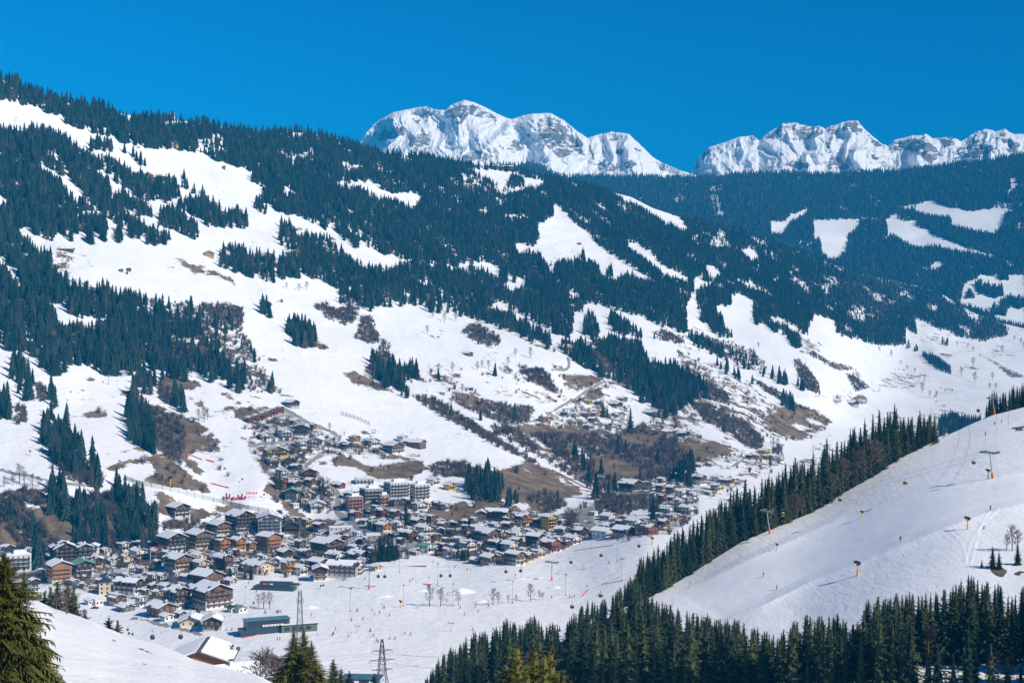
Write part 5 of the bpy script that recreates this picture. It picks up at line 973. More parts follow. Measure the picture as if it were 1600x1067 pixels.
near_spruce(63,986,49,None,SMC,1.15,'little sunlit spruce at the right foot of the big one')
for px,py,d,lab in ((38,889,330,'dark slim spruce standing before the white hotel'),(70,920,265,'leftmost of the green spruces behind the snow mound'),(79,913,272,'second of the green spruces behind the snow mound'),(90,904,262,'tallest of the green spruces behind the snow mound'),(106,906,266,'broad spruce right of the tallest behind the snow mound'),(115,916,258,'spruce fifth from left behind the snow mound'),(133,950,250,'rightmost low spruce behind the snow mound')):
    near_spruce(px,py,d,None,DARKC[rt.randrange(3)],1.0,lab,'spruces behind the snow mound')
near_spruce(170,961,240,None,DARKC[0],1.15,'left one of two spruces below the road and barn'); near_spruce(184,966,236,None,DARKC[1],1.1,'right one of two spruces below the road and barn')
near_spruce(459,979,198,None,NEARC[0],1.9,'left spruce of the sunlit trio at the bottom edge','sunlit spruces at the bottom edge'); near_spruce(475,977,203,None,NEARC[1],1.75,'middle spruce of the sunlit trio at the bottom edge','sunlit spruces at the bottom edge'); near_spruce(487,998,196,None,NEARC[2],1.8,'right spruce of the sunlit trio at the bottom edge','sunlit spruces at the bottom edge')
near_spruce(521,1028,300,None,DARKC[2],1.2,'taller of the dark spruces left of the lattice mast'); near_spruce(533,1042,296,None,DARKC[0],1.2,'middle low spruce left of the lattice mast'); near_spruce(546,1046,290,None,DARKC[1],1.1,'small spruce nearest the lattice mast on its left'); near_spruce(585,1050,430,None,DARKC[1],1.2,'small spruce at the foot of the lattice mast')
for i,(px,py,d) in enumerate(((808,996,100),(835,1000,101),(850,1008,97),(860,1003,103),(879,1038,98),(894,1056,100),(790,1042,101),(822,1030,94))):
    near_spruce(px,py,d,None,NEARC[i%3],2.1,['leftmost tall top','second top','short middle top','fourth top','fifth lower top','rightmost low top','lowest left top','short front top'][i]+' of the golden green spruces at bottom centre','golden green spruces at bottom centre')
near_spruce(367,992,425,72.0,DARKC[2],.85,'slim dark spruce right of the big wooden chalet')
# spruces between the houses
VS=[('c',220,140,185,'tall dark spruce beside the steep piste above the chalets'),('c',190,140,120,'shorter spruce leaning on the tall one beside the steep piste'),('c',620,190,180,'spruce inside the sharp bend of the village road'),('c',590,185,120,'small spruce inside the sharp bend of the village road'),('c',1390,470,225,'tall spruce below the white apartment blocks'),('c',1340,470,130,'short spruce below the white apartment blocks'),
 ('c',1070,830,130,1),('c',1105,815,190,1),('c',1145,810,240,1),('c',1185,810,245,1),('c',1225,805,230,1),('c',1265,800,215,1),('c',1300,790,190,1),('c',1085,820,150,1),('c',1165,800,200,1),('c',1245,790,190,1),
 ('g',925,905,120,2),('g',960,920,150,2),('g',990,915,140,2),('g',1015,900,110,2),('g',735,690,110,3),('g',770,700,80,3),('g',905,735,120,3),('g',880,700,90,3),('g',620,610,60,3),('g',720,880,90,3),
 ('b',830,650,135,4),('b',890,655,155,4),('b',945,728,125,4),('b',1085,740,110,4),('b',1140,742,150,4),('b',530,292,60,5),('b',565,295,75,5),('b',605,292,80,5),('b',630,290,60,5),('b',545,480,100,5),
 ('h',1190,480,240,6),('h',1225,440,190,6),('h',1250,400,150,6),('h',1390,445,150,6),('h',920,570,100,6),('h',590,625,65,6),('h',345,505,70,6),('h',935,560,90,6),('i',480,420,265,7),('i',440,425,200,7),('i',400,425,150,7),('i',370,430,110,7),('f',960,545,195,8),('f',1000,548,100,8),('f',940,400,40,8),('f',1215,680,240,8),('c',545,602,75,9),('c',620,600,70,9),('a',830,640,80,9)]
VW={1:'in the dark clump above the wide piste',2:'in the small clump between piste and chalets',3:'between the chalets above the wide piste',4:'by the restaurant in front of the honey coloured hotels',5:'below the chalet on the brown bank',6:'along the river wood at the far village end',7:'in the clump under the far knoll',8:'among the hamlet houses',9:'near the foot of the steep piste'}
vv={}
for r,x,y,hh,lab in VS:
    x0,y0,s=ZR[r]; px,py=x0+x*s,y0+y*s; d=float(MAIN.at(px,py)); q=P(px,py,d)
    o=spruce_thing(q,hh*s*d/F,MIDM[rt.randrange(7)],rt.uniform(1.0,1.35),rt.uniform(0,6),'spruces in the village',lab if isinstance(lab,str) else None)
    if not isinstance(lab,str): vv.setdefault(lab,[]).append((px,o))
for k,l in vv.items(): ordlab(l,'spruce',VW[k])
# leafless trees
BT=[]
for i in range(5):
    t,c=bare_tree_mb(40+i); BT.append((t.mesh('bare_trunk',[M_TWIG]),c.mesh('bare_branches',[M_TWIG])))
tl,cl=bare_tree_mb(77,26,.009); LARCH=(tl.mesh('bare_trunk',[M_TWIGV]),cl.mesh('bare_branches',[M_TWIGV]))
def bare_thing(p,h,lab=None,grp=None,pr=None,wx=1.0):
    r=empty('bare_tree',p,rt.uniform(0,6)); r.scale=(h*wx,h*wx,h); tag(r,lab,'bare tree',grp); t,c=pr or BT[rt.randrange(5)]
    a=link('trunk',t); kid(a,r); a=link('crown',c); kid(a,r); return r
def bare_row(reg,lst,where,grp,L=None,pr=None,wx=1.0):
    out=[]; x0,y0,s=ZR[reg]; L=L or MAIN
    for x,y,hh in lst:
        px,py=x0+x*s,y0+y*s; d=float(L.at(px,py)); out.append((px,bare_thing(P(px,py,d),hh*s*d/F,None,grp,pr,wx)))
    out=[t for t in out if t[1].scale.z>.3] if True else out
    ordlab(out,'bare tree',where)
bare_row('I',[(418,712,97),(470,712,85),(498,700,25),(552,708,65),(712,705,75),(735,700,55),(782,697,38),(820,693,36),(887,690,80),(928,682,45),(942,682,35)],'in the row across the wide piste','trees across the wide piste',wx=.9)
bare_row('H',[(1198,715,60),(1220,720,72),(1250,725,78)],'beside the lower lift stations','trees by the lift stations')
bare_row('E',[(407,243,40),(432,170,28),(487,190,45),(540,185,45),(205,340,75),(230,330,50),(640,230,60),(600,250,50),(690,280,40),(740,290,35)],'on the open slope under the long dark wood','bare trees on the slopes')
bare_row('E',[(570,515,40),(815,350,40),(885,355,50),(910,285,35),(525,420,45),(490,465,35),(640,410,40),(690,405,40),(780,390,40),(660,400,35),(460,420,40),(1200,460,40)],'on the patchy slope left of the hamlet','bare trees on the slopes')
bare_row('G',[(1365,390,40),(1310,435,40),(1373,465,45),(1128,515,45),(1163,535,30),(1195,540,35),(1455,455,35),(1500,330,35),(1420,275,30),(985,350,30),(930,325,25),(1140,455,25),(1030,385,20),(1365,325,25),(1555,275,25),(1585,290,30),(1600,320,40),(1290,300,25),(1340,310,25),(1060,410,25),(1095,425,25),(600,290,25),(830,470,50),(810,460,40),(850,500,35),(370,310,30),(95,330,30),(1440,500,30),(1470,500,30)],'scattered over the right hand snow fields','bare trees on the slopes')
bare_row('G',[(440,760,40),(460,770,45),(480,790,40)],'on the knoll above the ridge wood','bare trees on the slopes')
bare_row('H',[(90,140,85),(60,150,60),(112,155,70),(150,160,62),(20,160,50),(180,160,50)],'above the brown wooded bank','bare trees on the slopes')
bare_row('e',[(920,318,78),(1055,360,40),(960,450,60),(930,480,50),(600,1000,60),(700,950,80),(880,960,70)],'along the bends of the village road','bare trees in the village')
bare_row('D',[(945,650,70),(920,640,50),(960,640,50),(820,560,40),(770,540,40),(1420,40,40),(1385,45,35),(1325,35,30)],'along the upper edge of the steep piste','bare trees on the slopes')
bare_row('h',[(640,330,100),(700,340,110),(760,350,120),(820,370,130),(880,380,130),(940,385,130),(1000,380,130),(1060,370,130),(1110,365,120),(460,560,150),(420,540,140),(500,480,110),(400,470,100)],'in the river wood behind the village','bare trees of the river wood',wx=1.2)
bare_row('J',[(1545,455,115),(1520,450,70),(1568,450,90)],'on the snow edge at the far right','bare trees on the ski hill',HILL)
bare_row('J',[(1478,1075,145),(1535,1075,135)],'before the dark wood at bottom right','bare larches',HILL,LARCH)
bare_row('J',[(1165,975,165)],'against the dark wood at the bottom right','bare larches',HILL,LARCH)
out=[]
for px,dd,h in ((1318,-3,16),(1338,-2,17),(1360,2,18),(1372,0,15),(1236,3,12),(1245,-2,11),(1300,0,12)):
    b=HILL.backpt(px,max(dd,1)); out.append((px,bare_thing(tuple(b),h,None,'bare larches',LARCH,1.1)))
ordlab(out,'rosy bare larch','along the edge of the ridge wood')
c=np.array(CREST); 
for px,d,h,lab in ((104,128,2.3,'leafless bush on the near snow mound'),(88,133,1.4,'thin low bush left of the leafless bush on the mound'),(131,140,0.9,'tiny twigs right of the leafless bush on the mound')):
    bare_thing(tuple(MOUND.pt(px,d)),h,lab,None,BT[1],1.6)
out=[]
for px,d,h in ((405,300,9),(415,310,10),(425,305,8),(432,300,9),(438,330,11),(445,310,9),(452,320,9),(398,330,8),(418,340,10),(540,320,6),(556,330,6)):
    out.append((px,bare_thing(tuple(MOUND.pt(px,d)),h,None,'bare bushes right of the chalet',None,1.3)))
ordlab(out,'bare bush','below the piste right of the big chalet')
# ================================================================== lifts, masts, skiers, fences
def paint(n,c,r=.45,v=.08): return simple(n,c,r,v,1.0)
M_STEEL=paint('galvanised_steel',(.34,.37,.39),.45); M_DSTEEL=paint('dark_steel',(.06,.07,.08),.5); M_ORANGE=paint('orange_pad',(.85,.13,.02)); M_YEL=paint('yellow_paint',(.80,.42,.02)); M_RED=paint('red_paint',(.62,.04,.03)); M_RNET=paint('red_net',(.72,.12,.10),.8); M_BLUE=paint('blue_paint',(.02,.10,.30)); M_BLK=paint('black_plastic',(.025,.027,.03),.4); M_MAG=paint('magenta_paint',(.30,.02,.10)); M_WHT=paint('white_paint',(.78,.78,.78)); M_TEAL=paint('teal_paint',(.03,.22,.28)); M_NAVY=paint('dark_blue_cladding',(.035,.065,.095),.35); M_CONC=simple('concrete',(.36,.34,.31),.85,.15,.6); M_GREENP=paint('pale_green_panel',(.60,.63,.60),.7)
M_SKIN=paint('skin',(.55,.33,.25),.6)
def land(px,py,L=MAIN): return Vector(P(px,py,float(L.at(px,py))))
def at(r,x,y): x0,y0,s=ZR[r]; return x0+x*s,y0+y*s
ZR.update({'m':(540,830,.15),'n':(420,940,.16875),'o':(760,830,.1875),'p':(1440,590,.15936),'q':(1440,760,.15936),'r':(260,900,.1125),'s':(230,970,.13125),'t':(130,860,.1125),'u':(200,700,.125)})
def pylon(p,h,rz,lab,lean=0.0,pad=M_ORANGE,arm=.32,name='lift_pylon'):
    r=empty(name,p,rz); r.rotation_euler=(0,lean,rz); tag(r,lab,'lift pylon','gondola lift pylons')
    m=MB(); m.tube((0,0,-2),(0,0,h*.94),h*.030,h*.018,12); m.build('shaft',M_STEEL,r)
    m=MB(); m.tube((0,0,-1),(0,0,h*.20),h*.052,h*.040,12); m.build('base_pad',pad,r)
    a=h*arm; m=MB(); m.box((0,0,h*.93),(h*.05,2*a,h*.045)); m.box((0,0,h*.965),(h*.035,1.1*a,h*.03)); m.tube((0,0,h*.9),(0,0,h*1.06),h*.012,h*.012,6); m.build('cross_arm',M_STEEL,r)
    for s in (-1,1):
        m=MB(); m.box((0,s*a,h*.945),(h*.34,h*.03,h*.03)); 
        for k in range(-3,4): m.tube((k*h*.048,s*a-h*.02,h*.97),(k*h*.048,s*a+h*.02,h*.97),h*.022,h*.022,8)
        m.build('sheave_train',M_DSTEEL,r)
        m=MB(); m.box((0,s*a*.8,h*1.0),(h*.26,h*.05,h*.008)); 
        for k in (-1,1): m.tube((k*h*.12,s*a*.8,h),(k*h*.12,s*a*.8,h*1.05),h*.004,h*.004,4)
        m.build('service_platform',M_STEEL,r)
    return r
PY=[]
for (r,x,y,hp,L,lean,lab,rz) in (('m',247,600,240,MAIN,0,'tall grey pylon with orange base at the left end of the wide piste',1.0),('o',546,408,160,MAIN,0,'tall grey pylon with red base in the middle of the wide piste',.9),('m',118,1058,80,MAIN,0,'short grey pylon with orange foot low on the left piste',1.2),('m',1098,1042,95,MAIN,0,'short grey pylon with orange foot low on the middle piste',1.2)):
    px,py=at(r,x,y); d=float(L.at(px,py)); PY.append((px,py,d,pylon(P(px,py,d),hp*ZR[r][2]*d/F,rz,lab,lean)))
for (px,py,hp,lean,lab) in ((1203,834,38,-.17,'pale pylon with orange base before the dark ridge wood'),(1551,747,43,-.14,'dark leaning pylon with orange base on the upper ski hill'),(1554,646,26,-.17,'small leaning pylon with orange base on the skyline of the ski hill')):
    d=float(HILL.at(px,py)); h=hp*d/F; PY.append((px,py,d,pylon(P(px,py,d),h,.45,lab,lean)))
for (px,py,hp,lab) in ((170,601,15,'dark lift pylon on the left snow slope above the brown bank'),(37,521,18,'grey lift pylon at the edge of the left spruce wood'),(25,192,8,'tiny lift pylon on the highest left snow field'),(395,386,8,'tiny lift pylon below the spruce row of the upper slope')):
    d=float(MAIN.at(px,py)); pylon(P(px,py,d),hp*d/F,.6,lab,0,M_STEEL)
# gondolas
def gondola_meshes(shell,nm):
    cab=MB(); cab.lathe((0,0,-2.9),[(0.0,-1.12),(.62,-1.10),(.98,-.85),(1.10,-.35)],14); cab.lathe((0,0,-2.9),[(1.06,.62),(.95,.92),(.60,1.10),(0,1.14)],14)
    win=MB(); win.lathe((0,0,-2.9),[(1.10,-.35),(1.12,.1),(1.06,.62)],14)
    arm=MB(); arm.tube((0,0,-1.78),(.28,0,-.9),.07,.07,6); arm.tube((.28,0,-.9),(0,0,.05),.07,.07,6); arm.box((0,0,.05),(.7,.16,.2))
    rack=MB(); rack.box((0,1.16,-3.1),(.9,.14,.7)); rack.box((0,-1.16,-3.1),(.9,.14,.7))
    return [('shell',cab.mesh(nm+'_shell',[shell],True)),('window_band',win.mesh(nm+'_windows',[M_GLASS],True)),('hanger_arm',arm.mesh(nm+'_arm',[M_DSTEEL])),('ski_rack',rack.mesh(nm+'_rack',[M_BLK]))]
M_YG=paint('gondola_yellow',(.55,.33,.02),.4); M_DG=paint('gondola_grey',(.10,.11,.12),.35)
GD=gondola_meshes(M_DG,'grey'); GY=gondola_meshes(M_YG,'yellow')
def gondola(pt,kind,lab,grp,sc_=1.0):
    r=empty('gondola_cabin',pt,rt.uniform(.3,1.0)); r.scale=(sc_,)*3; tag(r,lab,'gondola',grp)
    for n,m in (GY if kind=='y' else GD): kid(link(n,m),r)
    return r
def cabin(px,py,d,wpx,kind,grp):
    s=wpx*d/F/2.25; z=EYE-(py-CY)/F*d
    return gondola(((px-CX)/F*d,d,z+2.9*s),kind,None,grp,s)
l=[]
for r,x,y in (('I',181,572),('I',211,573),('I',471,569),('I',514,569),('I',772,550),('I',840,546),('I',1073,507),('I',1212,475),('I',1388,432)):
    px,py=at(r,x,y); d=float(MAIN.at(px,py+17)); l.append((px,cabin(px,py,d,5.0,'d','dark gondolas over the wide piste')))
ordlab(l,'dark gondola','hanging over the wide piste')
l=[]
for r,x,y,w in (('I',1078,712,6.3),('I',1210,660,6.3),('I',1557,502,6.6),('J',122,443,6.4),('J',483,285,6.6),('J',748,218,6.0),('J',1050,140,6.4),('J',1367,46,6.2)):
    px,py=at(r,x,y); d=float(np.interp(px,[894,1055,1202,1551],[640,640,620,600]))
    l.append((px,cabin(px,py,d,w,'y','yellow gondolas over the ski hill')))
ordlab(l,'yellow gondola','over the ski hill')
for r,x,y,L,dd,w,lab in (('G',1388,597,HILL,900,5.2,'dark gondola hanging before the far fields at the skyline pylon'),('s',63,190,None,420,7.4,'dark gondola over the snow left of the big chalet, nearer its left edge'),('s',398,185,None,440,7.4,'dark gondola just above the left roof side of the big chalet'),('d',412,570,None,560,3.6,'small dark gondola far left behind the snow mound crest'),('d',424,603,None,500,3.6,'lower small dark gondola behind the snow mound crest'),('d',457,612,None,510,3.6,'rightmost small dark gondola behind the snow mound crest'),('c',600,1036,MAIN,0,3.4,'left one of two dark gondolas before the long white hotel'),('c',625,1030,MAIN,0,3.4,'right one of two dark gondolas before the long white hotel'),('e',110,760,MAIN,0,3.0,'dark gondola on the upper part of the steep piste'),('e',312,902,MAIN,0,3.0,'dark gondola on the lower part of the steep piste'),('A',1037,484,MAIN,0,0,'')):
    if not lab: continue
    px,py=at(r,x,y); d=dd or float(MAIN.at(px,py+6)); o=cabin(px,py,d,w,'d','other dark gondolas'); o['label']=lab
# cables of the two lifts
def cable(pts,r,lab):
    m=MB()
    for a,b in zip(pts[:-1],pts[1:]):
        a=Vector(a); b=Vector(b); q=a
        for k in range(1,9):
            t=k/8; p=a.lerp(b,t)+Vector((0,0,-4*t*(1-t)*(b-a).length*.012)); m.tube(q,p,r,r,4,0,False); q=p
    o=m.build('lift_cable',M_DSTEEL); tag(o,lab,'cable'); return o
def top_of(i,s):
    px,py,d,o=PY[i]; h=None
    return Vector(o.location)
bpy.context.view_layer.update()
def armend(i,s,hh):
    o=PY[i][3]; return o.matrix_world@Vector((0,s*hh*.32,hh*.98))
hs_=[240*.15*PY[0][2]/F,160*.1875*PY[1][2]/F,0,0,38*PY[4][2]/F,43*PY[5][2]/F,26*PY[6][2]/F]
for s,nm in ((-1,'nearer'),(1,'farther')):
    a=armend(0,s,hs_[0]); b=armend(1,s,hs_[1]); e=Vector(P(1040,838,1050)) + Vector((0,s*4,9))
    st=Vector(P(470,905,930))+Vector((0,s*4,12))
    cable([st,a,b,e],.03,nm+' steel rope of the lift across the wide piste')
    a=armend(4,s,hs_[4]); b=armend(5,s,hs_[5]); c=armend(6,s,hs_[6]); e=Vector(P(880,950,645))+Vector((0,s*3,3))
    cable([e,a,b,c],.03,nm+' steel rope of the lift over the ski hill')
# floodlight masts
def mast(p,h,lab,lamp=True,pad=True,grp='floodlight masts on the piste'):
    r=empty('floodlight_mast' if lamp else 'marker_mast',p,rt.uniform(0,.6)); tag(r,lab,'mast',grp)
    m=MB(); m.tube((0,0,-1),(0,0,h),h*.011,h*.008,8); m.build('pole',M_STEEL if lamp else M_RED,r)
    if pad: m=MB(); m.tube((0,0,-.5),(0,0,h*.09),h*.026,h*.022,8); m.build('base_pad',M_RED,r)
    if lamp:
        m=MB(); m.box((0,0,h),(h*.02,h*.16,h*.012)); m.build('cross_bar',M_STEEL,r)
        for s in (-1,1):
            m=MB(); m.box((h*.02,s*h*.075,h*1.012),(h*.035,h*.06,h*.045),0,0,.8); m.build('lamp_head',M_DSTEEL,r)
l=[]
for x,y,hh in ((52,735,105),(297,712,98),(455,610,95),(527,710,103),(803,697,102),(1048,662,98),(1308,597,105),(1287,505,100)):
    px,py=at('I',x,y); d=float(MAIN.at(px,py)); r=None; n0=len(bpy.data.objects)
    mast(P(px,py,d),hh*.3375*d/F,None); 
    o=[o for o in COL.objects if o.name.startswith('floodlight_mast')][-1]; l.append((px,o))
px,py=at('H',1135,697); d=float(MAIN.at(px,py)); mast(P(px,py,d),77*.3375*d/F,'slim floodlight mast beside the wooden hotel at the lifts')
l=sorted([(o.location.x/o.location.y,o) for o in COL.objects if o.name.startswith('floodlight_mast') and 'label' not in o.keys()],key=lambda t:t[0]); ordlab(l,'floodlight mast','on the wide piste')
l=[]
for r,x,y,hh in (('I',280,555,75),('I',508,548,42),('I',843,575,60),('I',1165,475,65),('I',957,490,30),('I',1378,408,25),('G',1527,660,65),('G',1225,722,50),('n',620,100,68),('i',570,30,10)):
    px,py=at(r,x,y); L=HILL if r=='G' else MAIN; d=float(L.at(px,py)); k=len(COL.objects); mast(P(px,py,d),hh*ZR[r][2]*d/F,None,False,True,'red marker masts'); l.append((px,[o for o in COL.objects if o.name.startswith('marker_mast') and 'label' not in o.keys()][0])); l[-1][1]['label']='x'
ordlab(l,'thin red mast','standing on the ski slopes')
# snow guns
def snow_gun(p,h,lab,rz=2.4):
    r=empty('snow_gun',p,rz); tag(r,lab,'snow gun','yellow snow guns')
    m=MB(); m.tube((0,0,-.6),(0,0,h*.36),h*.075,h*.065,10); m.tube((0,0,h*.36),(0,0,h*.66),h*.045,h*.04,8); m.build('tower',M_YEL,r)
    m=MB(); m.box((0,0,h*.69),(h*.16,h*.18,h*.08)); m.tube((-h*.02,-h*.11,h*.7),(-h*.02,-h*.11,h*.86),h*.02,h*.02,6); m.tube((-h*.02,h*.11,h*.7),(-h*.02,h*.11,h*.86),h*.02,h*.02,6); m.build('yoke',M_YEL,r)
    m=MB(); a=Vector((-h*.17,0,h*.80)); b=Vector((h*.20,0,h*.90)); m.tube(a,b,h*.125,h*.10,14); f=m.build('fan_barrel',M_BLK,r)
    m=MB(); m.tube(b-(b-a)*.02,b+(b-a)*.10,h*.115,h*.115,14); m.build('nozzle_ring',M_YEL,r)
for px,py,hp,lab in ((1340,899,24,'yellow snow gun in the middle of the slope lip, largest of all'),(1512,827,21,'yellow snow gun beside the ploughed tracks near the right edge'),(1347,810,13,'snow gun below the row of yellow gondolas on the upper lip'),(1214,860,12,'small snow gun at the left end of the upper lip'),(1544,748,16,'yellow snow gun right beside the leaning pylon')):
    d=float(HILL.at(px,py)); snow_gun(P(px,py,d),hp*d/F,lab)
for px,py,hp,lab in ((1019,851,13,'yellow snow gun at the top end of the wide piste'),(47,712,9,'yellow snow gun on the left snow slope'),(266,758,15,'snow gun on the brown meadow above the pale barrier'),(626,949,12,'snow gun among the piste masts left of the bare trees'),(1,0,0,'')):
    if hp: d=float(MAIN.at(px,py)); snow_gun(P(px,py,d),hp*d/F,lab)
# people on skis
def person_mesh():
    me=bpy.data.meshes.new('person'); J=[(0,0,.92),(0,.02,1.12),(0,.06,1.36),(0,.07,1.50),(0,.10,1.62),(0,.10,1.74),(.10,0,.88),(.12,.16,.50),(.12,.0,.10),(.12,.14,.05),(-.10,0,.88),(-.12,.16,.50),(-.12,.0,.10),(-.12,.14,.05),(.20,.06,1.40),(.30,.10,1.14),(.27,.34,1.04),(-.20,.06,1.40),(-.30,.10,1.14),(-.27,.34,1.04)]
    E=[(0,1),(1,2),(2,3),(3,4),(4,5),(0,6),(6,7),(7,8),(8,9),(0,10),(10,11),(11,12),(12,13),(2,14),(14,15),(15,16),(2,17),(17,18),(18,19)]
    Rr=[.17,.17,.19,.08,.11,.10,.12,.09,.08,.07,.12,.09,.08,.07,.09,.065,.055,.09,.065,.055]
    me.from_pydata(J,E,[]); o=bpy.data.objects.new('person_source',me); COL.objects.link(o); sk=o.modifiers.new('skin','SKIN')
    for i,v in enumerate(me.skin_vertices[0].data): v.radius=(Rr[i],Rr[i]); v.use_root=(i==0)
    ss=o.modifiers.new('sub','SUBSURF'); ss.levels=1; ss.render_levels=1
    bpy.context.view_layer.update(); dg=bpy.context.evaluated_depsgraph_get(); m2=bpy.data.meshes.new_from_object(o.evaluated_get(dg)); bpy.data.objects.remove(o)
    m2.materials.clear(); return m2
PM=person_mesh(); PCOL={'dark':(M_BLK,M_BLK),'blue':(M_BLUE,M_BLK),'red':(M_RED,M_BLK),'teal':(M_TEAL,M_BLK),'white':(M_WHT,M_BLK)}
PMS={}
for k,(a,b) in PCOL.items():
    m=PM.copy(); m.name='person_'+k
    for q in (a,b,M_SKIN,M_DSTEEL): m.materials.append(q)
    for f in m.polygons:
        z=f.center.z; f.material_index=0 if .93<z<1.50 else (1 if z<=.93 else (2 if z<1.66 else 3)); f.use_smooth=True
    PMS[k]=m
_s=MB(); _s.box((0,.10,.015),(.09,1.70,.02)); _s.face([(-.045,.95,.025),(.045,.95,.025),(.03,1.12,.12),(-.03,1.12,.12)]); SKIM=_s.mesh('ski',[M_RED])
_s=MB(); _s.tube((0,0,0),(0,.25,1.02),.014,.014,5); POLEM=_s.mesh('pole',[M_DSTEEL])
def skier(px,py,L,col,grp,h=1.0):
    d=float(L.at(px,py)); r=empty('person',P(px,py,d),rt.uniform(0,6.3)); r.scale=(h,)*3; tag(r,None,'person',grp); kid(link('body',PMS[col]),r)
    for s in (-1,1):
        a=link('ski',SKIM); kid(a,r); a.location=(s*.12,0,0); a=link('pole',POLEM); kid(a,r); a.location=(s*.34,.12,.02)
    return r
SK=[('m',60,930),('m',120,830),('m',180,918),('m',275,824),('m',307,870),('m',355,856),('m',460,880),('m',255,1042),('m',392,797),('m',405,802),('m',1235,874),('m',1382,843),('m',1350,793),('m',1325,1030),('m',1535,1032),('m',1490,784),('m',1195,802),('m',745,803),('m',672,527),('m',697,507),('m',870,490),('m',910,324),('m',1140,375),('m',1267,403),('m',1297,403),('m',200,503),('n',452,308),('n',600,303),('n',590,316),('n',618,260),('n',735,326),('n',940,274),('n',967,323),('n',995,363),('n',1010,378),('n',1118,344),('n',1167,348),('n',1257,300),('n',1315,308),('n',395,128),('n',820,88),('n',765,178),('o',545,555),('o',690,550),('o',705,552),('o',735,550),('o',1020,268),('o',240,370),('r',1250,225),('r',1140,100),('r',1205,385),('r',1220,388),('r',1370,510),('r',1385,515),('r',1530,510),('r',1545,510),('r',1560,505),('r',1580,505),('r',1540,885),('r',1575,880),('r',830,750),('r',910,750)]
cols=['dark','dark','blue','dark','red','dark','teal','dark','white']; byk={}
for i,(r,x,y) in enumerate(SK):
    px,py=at(r,x,y); c=cols[i%9]; reg='near the lower lift station' if r=='r' else ('low on the nursery snow field' if r=='n' else 'on the wide piste'); o=skier(px,py,MAIN,c,'people on the pistes',1.12); byk.setdefault((c,reg),[]).append((px,o))
for (c,reg),l in byk.items(): ordlab(l,'skier',('in %s clothes '%c)+reg)
for (px,py,c,lab) in ((1193,901,'dark','skier in dark clothes left on the groomed slope lane'),(1214,921,'blue','skier in blue jacket low on the groomed slope lane'),(1407,845,'dark','crouching dark skier in the middle of the groomed slope lane'),(1548,797,'dark','distant dark skier near the upper lip of the slope'),(1554,664,'dark','dark snowboarder on the top slope below the skyline'),(1565.5,660,'red','skier in red jacket highest on the top slope'),(1540,680,'dark','lone skier where the top slope meets the road')):
    o=skier(px,py,HILL,c,'people on the ski hill',1.15); o['label']=lab
# lift stations
def station_low():
    px,py=412,989; d=float(MAIN.at(px,py)); r=empty('lift_station',P(px,py,d),math.radians(22)); tag(r,'dark glass lift station with a flat annex at the lower piste','lift station')
    m=MB(); m.box((0,2,1.2),(26,9,3.4)); m.build('base_hall',M_NAVY,r); m=MB(); m.box((2,2,5.2),(24,8,4.6)); m.build('upper_hall',M_NAVY,r); m=MB(); m.box((2,2,7.65),(25,9,.35)); m.build('roof',paint('blue_roof',(.05,.16,.22),.3),r)
    m=MB(); m.box((2,-2.06,5.6),(22,.10,2.6)); m.build('window_band',M_GLASS,r)
    m=MB()
    x=-1.0
    for w in (.9,.5,1.0,.4,.9,.7,1.1,.5,.9,.6,1.0): m.box((x+w/2,-2.16,4.6),(w,.08,1.0)); x+=w+.28
    m.build('lettering',M_WHT,r)
    m=MB(); m.box((19,0,2.0),(20,9,4.2)); m.build('annex',simple('grey_board',(.13,.14,.13),.7),r); m=MB(); m.box((19,0,4.3),(21,10,.4)); m.box((19,0,4.62),(20.4,9.4,.3),1); m.build('annex_roof',[M_NAVY,M_SNOW],r)
    for k in range(4): m=MB(); m.box((12+k*4,-4.56,2.2),(2.6,.1,2.0)); m.build('window',M_GLASS,r)
def station_up():
    px,py=432,921; d=float(MAIN.at(px,py)); r=empty('lift_station',P(px,py,d),math.radians(-8)); tag(r,'long dark lift station with a rounded roof by the cream barn','lift station')
    m=MB(); n=10; L=21
    for k in range(n):
        a0,a1=math.pi*k/n,math.pi*(k+1)/n; q=[(-math.cos(a)*4.2,3.0+math.sin(a)*2.6) for a in (a0,a1)]
        m.face([(-L/2,q[0][0],q[0][1]),(L/2,q[0][0],q[0][1]),(L/2,q[1][0],q[1][1]),(-L/2,q[1][0],q[1][1])])
    for sx in (-1,1): m.face([(sx*L/2,-math.cos(math.pi*k/n)*4.2,3+math.sin(math.pi*k/n)*2.6) for k in range(n+1)])
    m.build('barrel_roof',M_NAVY,r)
    m=MB(); m.box((-1,0,1.4),(27,8,2.9)); m.build('hall',M_NAVY,r); m=MB(); m.box((-6.3,-3.92,4.3),(3.6,.12,1.2)); m.build('red_sign',M_RED,r); m=MB(); m.box((-2.2,-3.92,4.3),(2.2,.12,.8)); m.build('white_sign',M_WHT,r)
    m=MB(); m.box((13,0,3.4),(6,7,.3)); m.tube((14.5,0,0),(14.5,0,3.4),.2,.2,6); m.build('loading_deck',M_STEEL,r); m=MB(); m.lathe((13,0,4.2),[(2.6,-.2),(2.6,.2),(.3,.3)],16); m.build('bull_wheel',M_DSTEEL,r)
station_low(); station_up()
px,py,d=566,1062,640; r=empty('lift_station',P(px,py+4,d),math.radians(-6)); tag(r,'low dark flat station at the bottom edge behind the lattice mast','lift station')
m=MB(); m.box((0,0,1.0),(15,8,3.0)); m.build('hall',M_NAVY,r); m=MB(); m.box((0,0,2.75),(18,9,.5)); m.build('roof',paint('slate_blue_roof',(.06,.13,.19),.35),r)
for k in range(4): m=MB(); m.box((-5.2+k*3.4,-4.05,1.2),(2.2,.1,1.1)); m.build('window',M_WHT if k%2 else M_GLASS,r)
